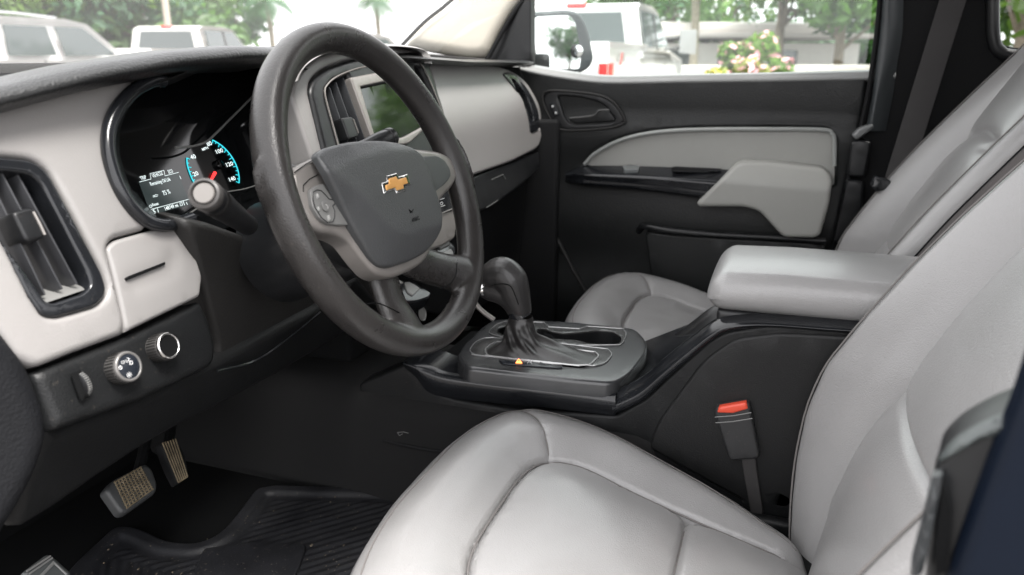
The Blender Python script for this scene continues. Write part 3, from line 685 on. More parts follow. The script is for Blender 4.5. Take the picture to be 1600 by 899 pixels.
# ================================================================== SEATS
SC = plane((-.38, .13, .75), (0, -.225, .974))
XM = -.385
def sl(pts): return px2l(pts, SC, 0)
def mir(L): q = L.copy(); q[:, 0] = 2*(XM-SC[0][0])-q[:, 0]; return q
def seat(name, label, dx, group, bdy=0.):
    t = thing(name, label, 'car seat', (XM+dx, 0, .60), group)
    D0 = np.array([dx, 0, 0])
    half = cr(sl([(672, 700), (700, 675), (742, 645), (780, 628), (812, 622), (850, 626), (920, 646), (1000, 684), (1100, 741), (1190, 795), (1258, 838), (1285, 880)]), 5)
    hx = half[half[:, 0] > (XM-SC[0][0])+.01]
    out = np.concatenate([hx, mir(hx)[::-1]])
    seam = cr(sl([(863, 706), (885, 709), (925, 720), (1000, 757), (1081, 794), (1160, 828), (1258, 868)]), 5)
    frs = cr(sl([(863, 706), (835, 716), (800, 750), (762, 815)]), 5)
    mid = XM-SC[0][0]
    fl = frs[-1].copy()
    front = np.concatenate([frs, mir(frs)[::-1]]); front = cr(np.concatenate([frs[::4], mir(frs)[::4][::-1]]), 4)
    insert = [seam, mir(seam), front]
    cross = sl([(1081, 796), (1062, 845), (1046, 899)]); cross[:, 1] = cross[0, 1]+(cross[:, 1]-cross[0, 1])*.25
    cross = cr(np.concatenate([cross[:2], mir(cross[:2])[::-1]]), 6)
    diag = cr(sl([(812, 632), (838, 656), (855, 685), (863, 706)]), 4)
    pip = cr(sl([(665, 737), (700, 693), (745, 657), (785, 637), (815, 630), (850, 639), (920, 660), (1000, 700), (1100, 759), (1190, 812), (1250, 848)]), 5)
    pip = pip[pip[:, 0] > mid-.0]; pipc = np.concatenate([pip[::-1], mir(pip)])
    ins_poly = np.concatenate([seam[::-1], frs, mir(frs)[::-1], mir(seam)])
    def hf(P, D):
        h = np.zeros(len(P)); ii = inside(P, ins_poly)
        dd = np.minimum(np.minimum(pdist(P, seam), pdist(P, mir(seam))), pdist(P, front))
        h -= .009*np.exp(-(dd/.0035)**2)
        h += np.where(ii, -.012+.014*(1-np.exp(-(dd/.05)**1.6)), -.012*np.exp(-(dd/.028)**1.5)+.006*np.exp(-((dd-.06)/.03)**2))
        dc = pdist(P, cross); h -= np.where(ii, .008*np.exp(-(dc/.004)**2)+.006*np.exp(-(dc/.02)**2), 0)
        for dg in (diag, mir(diag)): h -= .0022*np.exp(-(pdist(P, dg)/.0022)**2)+.002*np.exp(-(pdist(P, dg)/.012)**2)
        dp = pdist(P, pipc); h -= .0022*np.exp(-(dp/.002)**2)
        # slight sag and wrinkles of used leather
        h += np.array([.0013*noise.noise(Vector((p[0]*22, p[1]*22, 3.1+dx)))+.0008*abs(noise.noise(Vector((p[0]*55+p[1]*20, p[1]*40, 7.1+dx)))) for p in P])
        h -= np.clip((.0-P[:, 1])/.35, 0, 1)**1.5*.03*0
        return h
    w = (-.014, -.009, -.006, -.0035, -.0015, 0, .0015, .0035, .006, .009, .014); w2 = (-.0032, -.0016, 0, .0016, .0032)
    c = panel('seat_cushion', out, (SC[0]+D0, SC[1]), LEA, t, er=.045, ed=.036, grid=.011, hf=hf, skirt=.10, local=True, step=.008,
              fine=[(seam, w, .006), (mir(seam), w, .006), (front, w, .006), (cross, w, .007), (diag, w2, .004), (mir(diag), w2, .004), (pipc, w2, .006)])
    a, b = frame(SC); n = SC[1]
    def on(L, hh=0):
        L = np.asarray(L); L = L[::2]; 
        hv = hf(L, np.zeros(len(L)))
        tt = 1-np.clip(pdist(L, out, True)/.045, 0, 1); hv = hv-.036*(1-np.sqrt(1-tt*tt))
        return [SC[0]+D0+a*p[0]+b*p[1]+n*(q+hh) for p, q in zip(L, hv)]
    for L in (pipc, diag, mir(diag), cross): tube('cushion_seam', on(L, .0016), .0008, THR, c, seg=6, n=2)
    for L in (seam, front, mir(seam)): tube('cushion_seam', on(L, .0050), .0012, THR, c, seg=6, n=2)
    # backrest ------------------------------------------------
    zE = [.60, .68, .73, .785, .85, .911, .98, 1.05, 1.10, 1.15, 1.21, 1.27, 1.36]
    yE = [-.06, -.050, -.047, -.047, -.052, -.068, -.106, -.150, -.185, -.222, -.268, -.315, -.375]
    zS = [.60, .80, .932, 1.017, 1.07, 1.15, 1.27, 1.36]; yS = [-.075, -.105, -.152, -.192, -.222, -.268, -.335, -.385]
    def E_(z): return float(np.interp(z, zE, yE))-bdy
    def S_(z): return float(np.interp(z, zS, yS))-bdy
    def W_(z): return float(np.interp(z, [.60, .70, .80, 1.1, 1.25, 1.34, 1.38], [.205, .222, .238, .243, .232, .20, .15]))
    Z = list(np.linspace(.62, .90, 15))+[.915, .923, .927, .931, .935, .939, .947]+list(np.linspace(.965, 1.085, 7))+list(np.linspace(1.092, 1.165, 13))+list(np.linspace(1.18, 1.37, 11))
    rows = []; sides = []
    for z in Z:
        e, s, W = E_(z), S_(z), W_(z); k_ = W/.243
        top = max(0, (z-1.30)/.07); e -= .05*top**2; s -= .045*top**2
        sm = .152*k_; g = .010*math.exp(-((z-.931)/.0035)**2)+.006*math.exp(-((z-.931)/.02)**2)
        bul = .006*math.exp(-((z-.86)/.05)**2)
        prof = [(0, s+.030-g+bul), (.05, s+.028-g+bul), (.10, s+.022-g+bul), (.13, s+.012-g+bul*.8), (sm-.009, s-.002-g*.7), (sm-.0035, s-.010-g*.3), (sm, s-.017), (sm+.0035, s-.009), (sm+.010, s+.003),
                (sm+.03*k_, s+(e-s)*.55), (sm+.055*k_, s+(e-s)*.92), (W-.022, e+.001), (W-.010, e-.004), (W-.0035, e-.011), (W-.001, e-.019), (W, e-.028)]
        sd_ = [(W, e-.028), (W+.001, e-.034), (W+.002, e-.07), (W-.01, e-.13)]
        prof = [(p0_, y_-(.009*math.exp(-((z-(1.15-.045*(p0_/.15)**2))/.005)**2)+.008*math.exp(-((z-(1.15-.045*(p0_/.15)**2))/.022)**2) if i_ < 7 else 0)) for i_, (p0_, y_) in enumerate(prof)]
        row = [(XM+dx+p[0], p[1], z) for p in prof]
        rowm = [(XM+dx-p[0], p[1], z) for p in prof[1:]]
        rows.append(rowm[::-1]+row)
        for sg, q in ((1, 0), (-1, 1)): sides.append((q, [(XM+dx+sg*p[0], p[1], z) for p in sd_]))
    bk = grid_mesh('backrest', rows, LEA, t, nu=2, nv=3, sharp=80)
    for q in (0, 1):
        sp_ = grid_mesh('side_panel', [r_ for k2, r_ in sides if k2 == q], SIDE, t, nu=1, nv=2)
    rr = [rows[-1][4], rows[-1][-5]]
    back = [[(XM+dx+sx*(W_(z)-.01), E_(z)-.13-.05*max(0, (z-1.30)/.07)**2, z) for sx in np.linspace(-1, 1, 7)] for z in Z[::3]+[Z[-1]]]
    topr = [rows[-1][i] for i in range(len(rows[-1]))]
    grid_mesh('seat_back_shell', back, BPL, t)
    cap = []
    L0 = np.array(topr)[::3]; L0 = cr(L0, 2)
    xb = np.linspace(XM+dx-W_(1.37)+.01, XM+dx+W_(1.37)-.01, len(L0))
    for f_ in (0, .25, .5, .75, 1):
        cap.append([(1-f_)*np.array(p)+f_*np.array([x, E_(1.37)-.18, 1.37])+np.array([0, 0, .012*math.sin(math.pi*f_)]) for p, x in zip(L0, xb)])
    grid_mesh('backrest_top', cap, LEA, bk, nu=1)
    box('headrest', (XM+dx, -.455, 1.48), (.26, .09, .17), LEA, t, M=np.array([[1, 0, 0], [0, .94, -.34], [0, .34, .94]]), bev=.04, seg=5)
    for sx in (-.06, .06): tube('headrest_post', [(XM+dx+sx, -.45, 1.34), (XM+dx+sx, -.455, 1.44)], .006, CHR, t, seg=10, n=1)
    # seams: piping along both bolster edges, stitch lines beside the insert
    R0 = np.array(rows)
    ns = R0.shape[1]
    def colline(f):
        i = int(f); u = f-i; return R0[:, i]*(1-u)+R0[:, min(i+1, ns-1)]*u
    for f in (ns-5, 4):
        L = colline(f); L = L+np.array([0, .0022, 0]); tube('bolster_piping', L[::2], .0012, THR, bk, seg=6, n=2)
    for f in (ns-1.0, .0):
        tube('edge_stitching', (colline(f)+np.array([.0012 if f else -.0012, .000, 0]))[::2], .0013, BMT, bk, seg=6, n=2)
    ctr = ns//2
    for f in (ctr+6, ctr-6):
        L = colline(f)[::2]+np.array([0, .0020, 0]); tube('insert_seam', L, .0011, THR, bk, seg=6, n=2)
    # twin pale stitches outboard of the insert
    for sg in (1, -1):
        L = cr(colline(ctr+sg*8)[::3]+np.array([0, .0012, 0]), 10); V, F = [], []
        acc = 0; last = L[0]; st_ = None
        for i in range(1, len(L)):
            acc += np.linalg.norm(L[i]-L[i-1])
            if acc > .0055:
                acc = 0; d = L[i]-L[i-1]; d /= np.linalg.norm(d)
                V, F = join((V, F), tube_data([L[i]-d*.0018, L[i]+d*.0018], .0006, 4))
        if sg*1 < 0: mobj('stitch_row', V, F, THRL, bk)
    # lower trim of the seat
    box('seat_base', (XM+dx, .10, .635), (.42, .40, .08), BMT, t, bev=.02)
    # recliner cover at the junction
    for sg in (1, -1):
        V, F = box_data((XM+dx+sg*.238, -.02, .635), (.02, .16, .085), bev=.008); mobj('hinge_cover', V, F, BPL, t)
    return t
ds = seat('car_seat', 'grey leather driver seat in the foreground, nearest the camera', 0, 'front seats')
panel('hinge_cover', [(1150, 785, 4), (1195, 768, 6), (1240, 757, 4), (1246, 768), (1244, 826, 3), (1200, 815)], (np.array([-.138, 0, 0]), np.array([-1., 0, 0])), BPL, ds, er=.005, grid=.02, skirt=.01)
seat('car_seat', 'grey leather passenger seat beyond the centre console, next to the far door', .77, 'front seats', .055)
wb = tube('seat_wiring', [AX(u, v, -.128) for u, v in [(1240, 830), (1247, 822), (1242, 814), (1249, 808), (1243, 800), (1248, 792)]], .0022, RUST, None, seg=8)
tag(wb, 'small orange-brown wire bundle in the gap between driver seat cushion and backrest', 'wiring')
# ================================================================== CONSOLE
BGL2 = mat('plate_satin_dark', (.05, .05, .05), .22, mott=.1)
con = thing('center_console', 'black centre console with padded light grey armrest lid between the seats', 'console', (-.03, .1, .60))
XN = -.135
NS = (np.array([XN, 0, 0]), np.array([-1., 0, 0]))
sideo = [(640, 566, 6), (655, 590, 10), (700, 622, 14), (800, 640), (962, 650), (1010, 622, 10), (1060, 575, 20), (1110, 530, 14), (1135, 518, 10), (1200, 508), (1420, 520), (1500, 700), (1300, 900), (1000, 900), (560, 760), (560, 600)]
panel('console_side', sideo, NS, BPL, con, er=.006, grid=.03, skirt=.03)
# recessed side pocket panel with its curved border
pk = [(1030, 655, 12), (1100, 560, 30), (1150, 528, 14), (1220, 520), (1420, 530), (1420, 800), (1190, 800), (1010, 700)]
def pkh(P, D): return 0*D
panel('side_carpet_panel', pk, NS, mat('console_side_grain', (.0095, .0097, .010), .5, spec=.35, grain=.5, gscale=620, gdist=.0004, mott=.1), con, off=.003, er=.006, grid=.03, skirt=.004)
def rail(name, pts, r, m, par, flat=None, up=None): return tube(name, [AX(u, v, x) if not isinstance(x, tuple) else AZ(u, v, x[0]) for u, v, x in pts], r, m, par, seg=14, n=6, flat=flat, up=up)
# lower glossy rail sweeping from the dash, and the second one climbing to the armrest
rows = []
lowp = [(630, 566, 569, 573), (650, 567, 580, 590), (668, 572, 596, 612), (700, 583, 606, 622), (780, 594, 616, 630), (880, 606, 626, 640), (962, 618, 636, 650)]
for u, a_, b_, c_ in lowp:
    p, q, s_ = AX(u, a_, XN-.004), AX(u, b_, XN-.010), AX(u, c_, XN)
    rows.append([p+np.array([.06, 0, .002]), p+np.array([.01, 0, .001]), p, (p*.55+q*.45)+np.array([-.003, 0, .002]), q, s_])
grid_mesh('lower_rail', rows, BGL, con, nu=6, nv=4)
rows = []
for u, a_, b_ in [(958, 618, 646), (1000, 596, 628), (1040, 563, 592), (1080, 531, 558), (1112, 508, 532), (1140, 498, 517), (1200, 497, 511), (1300, 504, 518), (1420, 512, 526)]:
    p, q = AX(u, a_, XN+.004), AX(u, b_, XN-.006)
    rows.append([p+np.array([.03, 0, -.004]), p+np.array([.012, 0, .002]), p, (p+q)/2+np.array([-.008, 0, 0]), q, q+np.array([.012, 0, -.006])])
grid_mesh('upper_rail', rows, BGL, con, nu=5, nv=4)
# armrest lid
V, F = box_data((-.03, -.165, .976), (.20, .50, .052), bev=.024, seg=6)
bm = bmesh.new(); vs = [bm.verts.new(v) for v in V]; [bm.faces.new([vs[i] for i in f]) for f in F]
bmesh.ops.subdivide_edges(bm, edges=[e for e in bm.edges if e.calc_length() > .08], cuts=5, use_grid_fill=True)
V = []
for v in bm.verts:
    x, y, z = v.co
    z2 = z+.007*max(0, 1-((x+.03)/.1)**2)*(1 if z > .976 else 0); sh = max(0, (y-.03)/.055)
    z2 -= .010*sh**2*(z > .97); V.append((x, y, z2))
F = [tuple(v.index for v in f.verts) for f in bm.faces]; bm.verts.index_update(); bm.faces.ensure_lookup_table()
F = [tuple(v.index for v in f.verts) for f in bm.faces]; bm.free()
lid_ = mobj('armrest_lid', V, F, LEA, con, sharp=60)
box('lid_base', (-.03, -.17, .944), (.188, .48, .018), BPS, con, bev=.006)
box('console_box', (-.03, -.20, .86), (.19, .42, .16), BPL, con, bev=.012)
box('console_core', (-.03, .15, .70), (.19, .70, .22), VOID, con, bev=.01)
# far strut from cup holders up to the armrest
rows = []
for u, v, w in [(1008, 545, 575), (1030, 541, 580), (1060, 522, 575), (1085, 503, 545), (1110, 484, 520), (1130, 478, 505)]:
    p = AX(u, v, .055); rows.append([p+np.array([.02, 0, -.02]), p+np.array([.01, 0, 0]), p, p+np.array([-.012, 0, -.012]), p+np.array([-.02, 0, -.06])])
grid_mesh('far_strut', rows, BPS, con, nu=4, nv=3)
rows = []
for y in (.205, .18, .15, .12, .09, .06):
    z = .80+(.205-y)*.55; rows.append([(x, y, z+.012*((x+.03)/.09)**2) for x in np.linspace(-.125, .075, 8)])
grid_mesh('trough', rows, BGL, con, nu=3, nv=2)
# top plate with shifter and cup holders
TP = plane((0, .3, .84), (0, -.03, 1))
plate = [(713, 556, 10), (722, 540, 10), (745, 516, 14), (768, 499, 12), (800, 497), (900, 503), (994, 513, 14), (1010, 530, 10), (1012, 548, 14), (985, 584, 14), (958, 599, 12), (900, 594), (728, 574, 10)]
cup1 = [(838, 514, 3), (850, 513, 3), (862, 518, 3), (880, 521), (908, 519, 4), (932, 516, 10), (958, 518, 10), (972, 527, 6), (969, 536, 8), (952, 539, 8), (918, 536, 8), (900, 531), (862, 529), (842, 526, 4)]
cup2 = [(780, 512, 4), (795, 509, 4), (808, 511, 3), (806, 522, 3), (785, 523, 5), (776, 518, 5)]
boot_o = [(757, 549, 5), (766, 540, 5), (778, 536, 3), (860, 544), (930, 552, 5), (936, 558, 4), (922, 572, 4), (900, 573), (762, 558, 5)]
pp = panel('console_top', plate, TP, mat('console_top_satin', (.034, .035, .037), .25, spec=.7, mott=.08), con, holes=[cup1, cup2, boot_o], er=.006, grid=.014, skirt=.017)
def hring(name, poly, m, r=.0012, off=.0008, par=pp):
    q = cr(px2l(rpoly(poly, 4), TP, 0), 2, True); a, b = frame(TP)
    return tube(name, [TP[0]+a*p[0]+b*p[1]+TP[1]*off for p in q], r, m, par, seg=6, closed=True, n=1)
sil = [(790, 503), (850, 505, 3), (857, 512, 3), (905, 515, 3), (917, 511, 3), (975, 515, 8), (979, 524, 8), (972, 540, 8), (900, 541), (846, 533), (780, 527, 10), (762, 521, 6), (775, 508, 6)]
panel('cup_holder_trim', sil, TP, BGL2, con, off=.0008, holes=[[(p[0], p[1], 4) for p in cup1], [(p[0], p[1], 4) for p in cup2]], er=.0008, grid=.012, skirt=.002)
for nm, c_ in (('cup_holder', cup1), ('cup_holder', cup2)):
    q = resamp(px2l(rpoly(c_, 4), TP, 0), .006); a, b = frame(TP); cen = q.mean(0)
    rows = [[TP[0]+a*p[0]+b*p[1]+TP[1]*h for p in (cen+(q-cen)*s_)] for h, s_ in ((-.001, 1.005), (-.03, .97), (-.065, .93), (-.066, .03))]
    grid_mesh(nm, rows, BPS, con, closed=True)
lathe('coin_rib', [(.012, 0), (.012, .02)], AZ(905, 534, .80), (0, 0, 1), BPS, con, 20)
spl = [(733, 549, 6), (742, 536, 8), (755, 530, 4), (770, 529), (880, 539), (950, 547, 8), (957, 555, 6), (946, 569, 6), (930, 573, 5), (860, 570), (740, 556, 6)]
panel('shifter_plate', spl, TP, SWG if False else BGL2, con, off=.0012, holes=[[(p[0], p[1], 4) for p in boot_o]], er=.001, grid=.012, skirt=.002)
hring('plate_groove', spl, TRIM, .0008, .0016)
hring('boot_frame', boot_o, TRIM, .0014, .0018)
hring('cup_edge', sil, TRIM, .0008, .0012)
ind = panel('gear_indicator', [(778, 560, 3), (785, 563), (858, 569), (880, 572), (878, 575), (785, 568)], TP, FD, con, off=.0022, er=.0005, grid=.02, skirt=.001)
TPI = (TP[0]+TP[1]*.003, TP[1])
icon('lit_gear_letter', [[(806.5, 567), (810.5, 561.5), (815, 567.3), (806.5, 567)], [(807.5, 565), (813, 565.6)]], .0009, AMB, ind, TPI)
icon('gear_letter', [[(824, 568), (827, 563.5), (831, 564), (830, 566), (826, 566)], [(829, 566.3), (831, 569)]], .00045, TXW, ind, TPI)
icon('gear_letter', [[(840, 569), (844, 566), (848, 567)], [(852, 570), (856, 568)]], .0003, SWG, ind, TPI)
# ------------------------------------------------------------------ shifter
sh = thing('gear_shifter', 'black gear lever with leather boot standing on the centre console', 'gear shifter', tuple(AZ(830, 560, .84)))
KX = -.055
def K(u, v, x=KX): return AX(u, v, x)
a1 = tube_data(cr([K(757, 432), K(770, 430), K(785, 428), K(798, 440), K(805, 462), K(812, 484), K(813, 492)], 5), [.017, .0235, .0265, .0265, .0235, .0185, .0155], 18)
a2_ = tube_data(cr([K(752, 448), K(765, 452), K(785, 456), K(800, 468), K(812, 492)], 5), [.013, .018, .0205, .0195, .0155], 16)
V, F = join(a1, a2_)
kb = mobj('shift_knob', V, F, mat('knob_leather', (.032, .031, .031), .34, grain=.5, gscale=420, mott=.1), sh)
apply_mods(kb, [('REMESH', dict(mode='VOXEL', voxel_size=.0016, use_smooth_shade=True)), ('SMOOTH', dict(factor=.5, iterations=8))])
lathe('shift_button', [(.0085, .004), (.0092, .001), (.0090, -.001), (.0075, -.0016), (.007, 0), (.0002, .0004)], K(754, 453, KX-.012), K(765, 453)-K(752, 452), CHR, sh, 28)
tube('knob_seam', [K(768, 446, KX-.025), K(782, 444, KX-.0275), K(797, 447, KX-.0275), K(805, 462, KX-.0245), K(810, 476, KX-.020)], .0007, VOID, kb, seg=6)
tube('knob_collar', [K(809, 484), K(815, 496)], [.0175, .0172], BGL, sh, seg=20, n=1)
# boot: rings from the neck down to the frame
A_ = px2l(rpoly(boot_o, 4), TP, 0); q = resamp(A_, .006); a, b = frame(TP)
base3 = np.array([TP[0]+a*p[0]+b*p[1]+TP[1]*.0005 for p in q]); cen = base3.mean(0)
neck = K(814, 494); m = len(q)
ang = np.arctan2(base3[:, 1]-cen[1], base3[:, 0]-cen[0])
rows = []
for i, f_ in enumerate(np.linspace(0, 1, 16)):
    ctr_ = neck*(1-f_)+cen*f_
    ctr_[0] = neck[0]*(1-f_)+cen[0]*f_; ctr_[1] = neck[1]+(cen[1]-neck[1])*f_**2.2; ctr_[2] = neck[2]+(cen[2]-neck[2])*(f_**.75)
    e = f_**3.8
    row = []
    for j in range(m):
        rn = .0165+.010*f_
        c0 = np.array([math.cos(ang[j])*rn, math.sin(ang[j])*rn*1.1, 0])
        dv = (base3[j]-cen)
        p = ctr_+c0*(1-e)+dv*e
        fold = (.0022*math.sin(ang[j]*3+f_*7)+.002*math.sin(ang[j]*7-f_*5))*math.sin(math.pi*min(1, f_*1.05))
        p = p+(c0/np.linalg.norm(c0))*fold+np.array([0, 0, fold*.8]); row.append(p)
    rows.append(row)
grid_mesh('shifter_boot', rows, mat('boot_leather', (.02, .019, .019), .30, grain=.3, gscale=500, mott=.2), sh, nu=2, closed=True, sharp=70)
pass
# ------------------------------------------------------------------ front end of the console
tube('console_front_trim', [AX(738, 468, -.02), AX(752, 485, -.02), AX(772, 500, -.02)], .004, SLV, con, seg=10)
# ================================================================== BUCKLE
XB = -.150; BP = (np.array([XB, 0, 0]), np.array([-1., 0, 0]))
bk_ = thing('belt_buckle', 'black seat belt buckle with red release button beside the driver seat', 'buckle', tuple(AX(1165, 770, XB)))
panel('buckle_housing', [(1116, 645, 4), (1119, 637, 4), (1165, 629, 4), (1171, 632, 4), (1174, 645), (1187, 712, 4), (1184, 718, 4), (1142, 721, 4), (1138, 716, 4)], BP, mat('buckle_black', (.03, .03, .031), .4, grain=.3, gscale=300, mott=.2, dust=.2), bk_, er=.004, grid=.01, skirt=.022)
BPt = plane(AX(1143, 640, XB+.006), (-.75, .0, .66))
panel('release_button', [(1120, 646, 2), (1123, 637, 2), (1166, 629.5, 2), (1169, 640, 2), (1145, 647, 2)], BP, RED, bk_, off=.0025, er=.003, grid=.006, skirt=.006)
tube('housing_groove', [onp(1118, 661, BP, .001), onp(1145, 659, BP, .001), onp(1176, 654, BP, .001)], .0008, SWG, bk_, seg=5, n=1)
tube('housing_groove', [onp(1117, 652, BP, .001), onp(1145, 650, BP, .001), onp(1174, 645, BP, .001)], .0008, SWG, bk_, seg=5, n=1)
panel('buckle_stalk', [(1158, 715, 1), (1180, 713, 1), (1184, 745, 2), (1193, 806, 1), (1174, 808, 1), (1163, 748)], BP, BELT, bk_, off=-.006, er=.002, grid=.01, skirt=.004)
# ================================================================== PEDALS and MAT
PP = plane((-.4, .80, .69), (0, -.80, .60))
def pedal(name, label, outl, ribs, m, rm, pl=PP, r=8, stem=None):
    o = thing(name, label, 'pedal', tuple(onp(*outl[0][:2], pl)))
    panel('pedal_pad', outl, pl, m, o, er=.005, grid=.01, skirt=.012, r=r)
    V, F = [], []
    for a_, b_ in ribs: V, F = join((V, F), tube_data([onp(*a_, pl, .0005), onp(*b_, pl, .0005)], .0011, 6))
    mobj('rubber_ribs', V, F, rm, o)
    if stem: tube('pedal_arm', [onp(*stem[0], pl, -.012), onp(*stem[1], pl, -.05)], .008, BMT, o, seg=8, n=1)
    return o
def lerp(a, b, t): return (a[0]+(b[0]-a[0])*t, a[1]+(b[1]-a[1])*t)
q = [(178, 753), (220, 729), (240, 765), (198, 796)]
ribs = [(lerp(q[0], q[3], t), lerp(q[1], q[2], t)) for t in np.linspace(.03, .97, 10)]+[(lerp(q[0], q[1], t), lerp(q[3], q[2], t)) for t in np.linspace(.03, .97, 9)]
pedal('brake_pedal', 'wide ribbed brake pedal with sandy dirt above the floor mat', [(165, 766, 6), (178, 750), (228, 724, 8), (238, 731, 8), (247, 756, 8), (245, 770, 8), (200, 802, 8), (190, 802, 6)], ribs, STL, RUBD, stem=((215, 745), (235, 660)))
q = [(254, 692), (274, 686), (293, 745), (279, 754)]
ribs = [(lerp(q[0], q[1], t), lerp(q[3], q[2], t)) for t in np.linspace(0, 1, 6)]+[(q[3], q[2])]
pedal('accelerator_pedal', 'narrow ribbed accelerator pedal right of the wider brake pedal', [(251, 693, 4), (275, 684, 5), (289, 708, 6), (295, 730, 6), (294, 746, 4), (279, 756, 4), (268, 735)], ribs, BMT, RUBD, stem=((262, 700), (270, 650)))
PK = plane((-.66, .60, .62), (0, -.70, .71))
q = [(46, 889), (76, 868), (98, 884), (72, 925)]
pedal('parking_brake_pedal', 'grey parking brake pedal at the bottom left corner under the dashboard', [(36, 893, 4), (75, 864, 5), (84, 868, 5), (114, 895, 6), (90, 940, 6), (50, 930)], [((42, 893), (79, 869)), ((46, 897), (82, 872)), ((60, 905), (85, 880)), ((85, 880), (104, 898)), ((62, 901), (84, 878))], SLP, SWG, PK)
MZ = plane((-.3, .6, .585), (0, 0, 1))
fm = thing('floor_mat', 'black ribbed rubber floor mat in the driver footwell', 'floor mat', (-.35, .55, .58))
matm = mat('mat_rubber', (.015, .0155, .018), .5, mott=.35, mscale=20, dust=.3, grain=.4, gscale=300)
mo = [(60, 960, 10), (110, 885, 20), (180, 820, 16), (215, 823, 20), (262, 846, 20), (310, 848, 20), (345, 832, 20), (372, 800, 20), (400, 762, 10), (430, 757), (640, 762), (760, 800), (760, 1000), (100, 1100)]
ml = px2l(rpoly(mo, 10), MZ)
cx = px2l([(360, 830)], MZ)[0]
def mh(P, D):
    h = -.006*(D > .022)
    r_ = np.abs(P[:, 0]-px2l([(300, 900)], MZ)[0][0])*.9+P[:, 1]
    rib = (.5+.5*np.sin(r_*2*math.pi/.019))*.0022
    return h*0-.006*np.clip((D-.018)/.008, 0, 1)+rib*np.clip((D-.035)/.006, 0, 1)
panel('mat_sheet', mo, MZ, matm, fm, er=.005, grid=.0037, hf=mh, skirt=.006)
pf = panel('heel_pad', [(300, 900, 6), (318, 856, 6), (395, 845, 6), (480, 850, 8), (470, 880, 8), (455, 915, 6), (300, 960)], MZ, matm, fm, off=.0, er=.003, grid=.012, skirt=.004)
rg = random.Random(4); V, F = [], []
for i in range(150):
    u, v = rg.uniform(90, 560), rg.uniform(775, 899)
    if not inside(np.array([[u, v]]), rpoly(mo, 10))[0]: continue
    p = onp(u, v, MZ, -.001); s_ = rg.uniform(.0005, .0013)*(1 if rg.random() > .07 else 2.2)
    V, F = join((V, F), box_data(p, (s_*rg.uniform(.6, 2.5), s_, s_*.7), None, 0))
tag(mobj('debris', V, F, mat('sand_grit', (.17, .14, .10), .8), None, smooth=False), 'scattered sandy grit on the driver floor mat', 'dirt', kind='stuff')
# footwell walls, tunnel side etc. as the cab floor
# ================================================================== PASSENGER DOOR
XD = .70
DP = (np.array([XD, 0, 0]), np.array([-1., 0, 0]))
door = thing('passenger_door', 'closed passenger side door with black and grey trim and its window', 'door', (XD+.03, .3, .60))
WINB = [(796, 90), (830, 100), (905, 112), (960, 116), (1060, 114), (1200, 112), (1362, 108)]
# top roll of the door (window sill), dark vinyl painted pale for the sky's reflection
rows = []
for u, v in WINB+[(1400, 106)]:
    p = onp(u, v+11, DP, 0)
    rows.append([p+np.array([.075, 0, .010]), p+np.array([.045, 0, .012]), p+np.array([.02, 0, .0105]), p+np.array([.006, 0, .004]), p+np.array([.001, 0, -.004]), p+np.array([.012, 0, -.012])])
grid_mesh('window_sill', rows, mat('sill_vinyl_sky_sheen', (.28, .285, .28), .3, grain=.4, gscale=380, mott=.05), door, nu=4, nv=4)
main = [(790, 94), (830, 108), (905, 120), (960, 124), (1060, 122), (1200, 120), (1358, 118), (1345, 200), (1300, 395, 10), (1290, 700), (700, 700), (760, 300)]
def dh(P, D): return 0*D
ins = [(912, 256, 3), (930, 238, 8), (965, 219, 20), (1010, 207, 20), (1080, 201, 20), (1200, 200), (1292, 202, 12), (1305, 216, 12), (1303, 290, 4), (1200, 300), (1120, 300), (1050, 262), (930, 262)]
ft = px2l([(1000, 125)], DP)[0]
def dh(P, D): return -.018*np.clip(1-np.abs(P[:, 1]-(ft[1]-.075))/.05, 0, 1)**2*.5+.004*np.sin(P[:, 1]*30)
panel('door_trim', main, DP, DOORB, door, holes=[ins], er=.012, ed=.010, grid=.02, hf=dh, skirt=.03)
panel('trim_insert', [(905, 262), (925, 232), (1010, 200), (1300, 195), (1310, 215), (1310, 300), (1100, 310)], DP, DOORG, door, off=-.010, er=.003, grid=.03, skirt=.005)
tube('insert_piping', [onp(u, v, DP, .001) for u, v in [(913, 257), (930, 240), (965, 221), (1010, 209), (1080, 203), (1200, 202), (1285, 203), (1301, 210), (1304, 222), (1304, 260)]], .0045, mat('piping_grey', (.30, .31, .30), .4), door, seg=8)
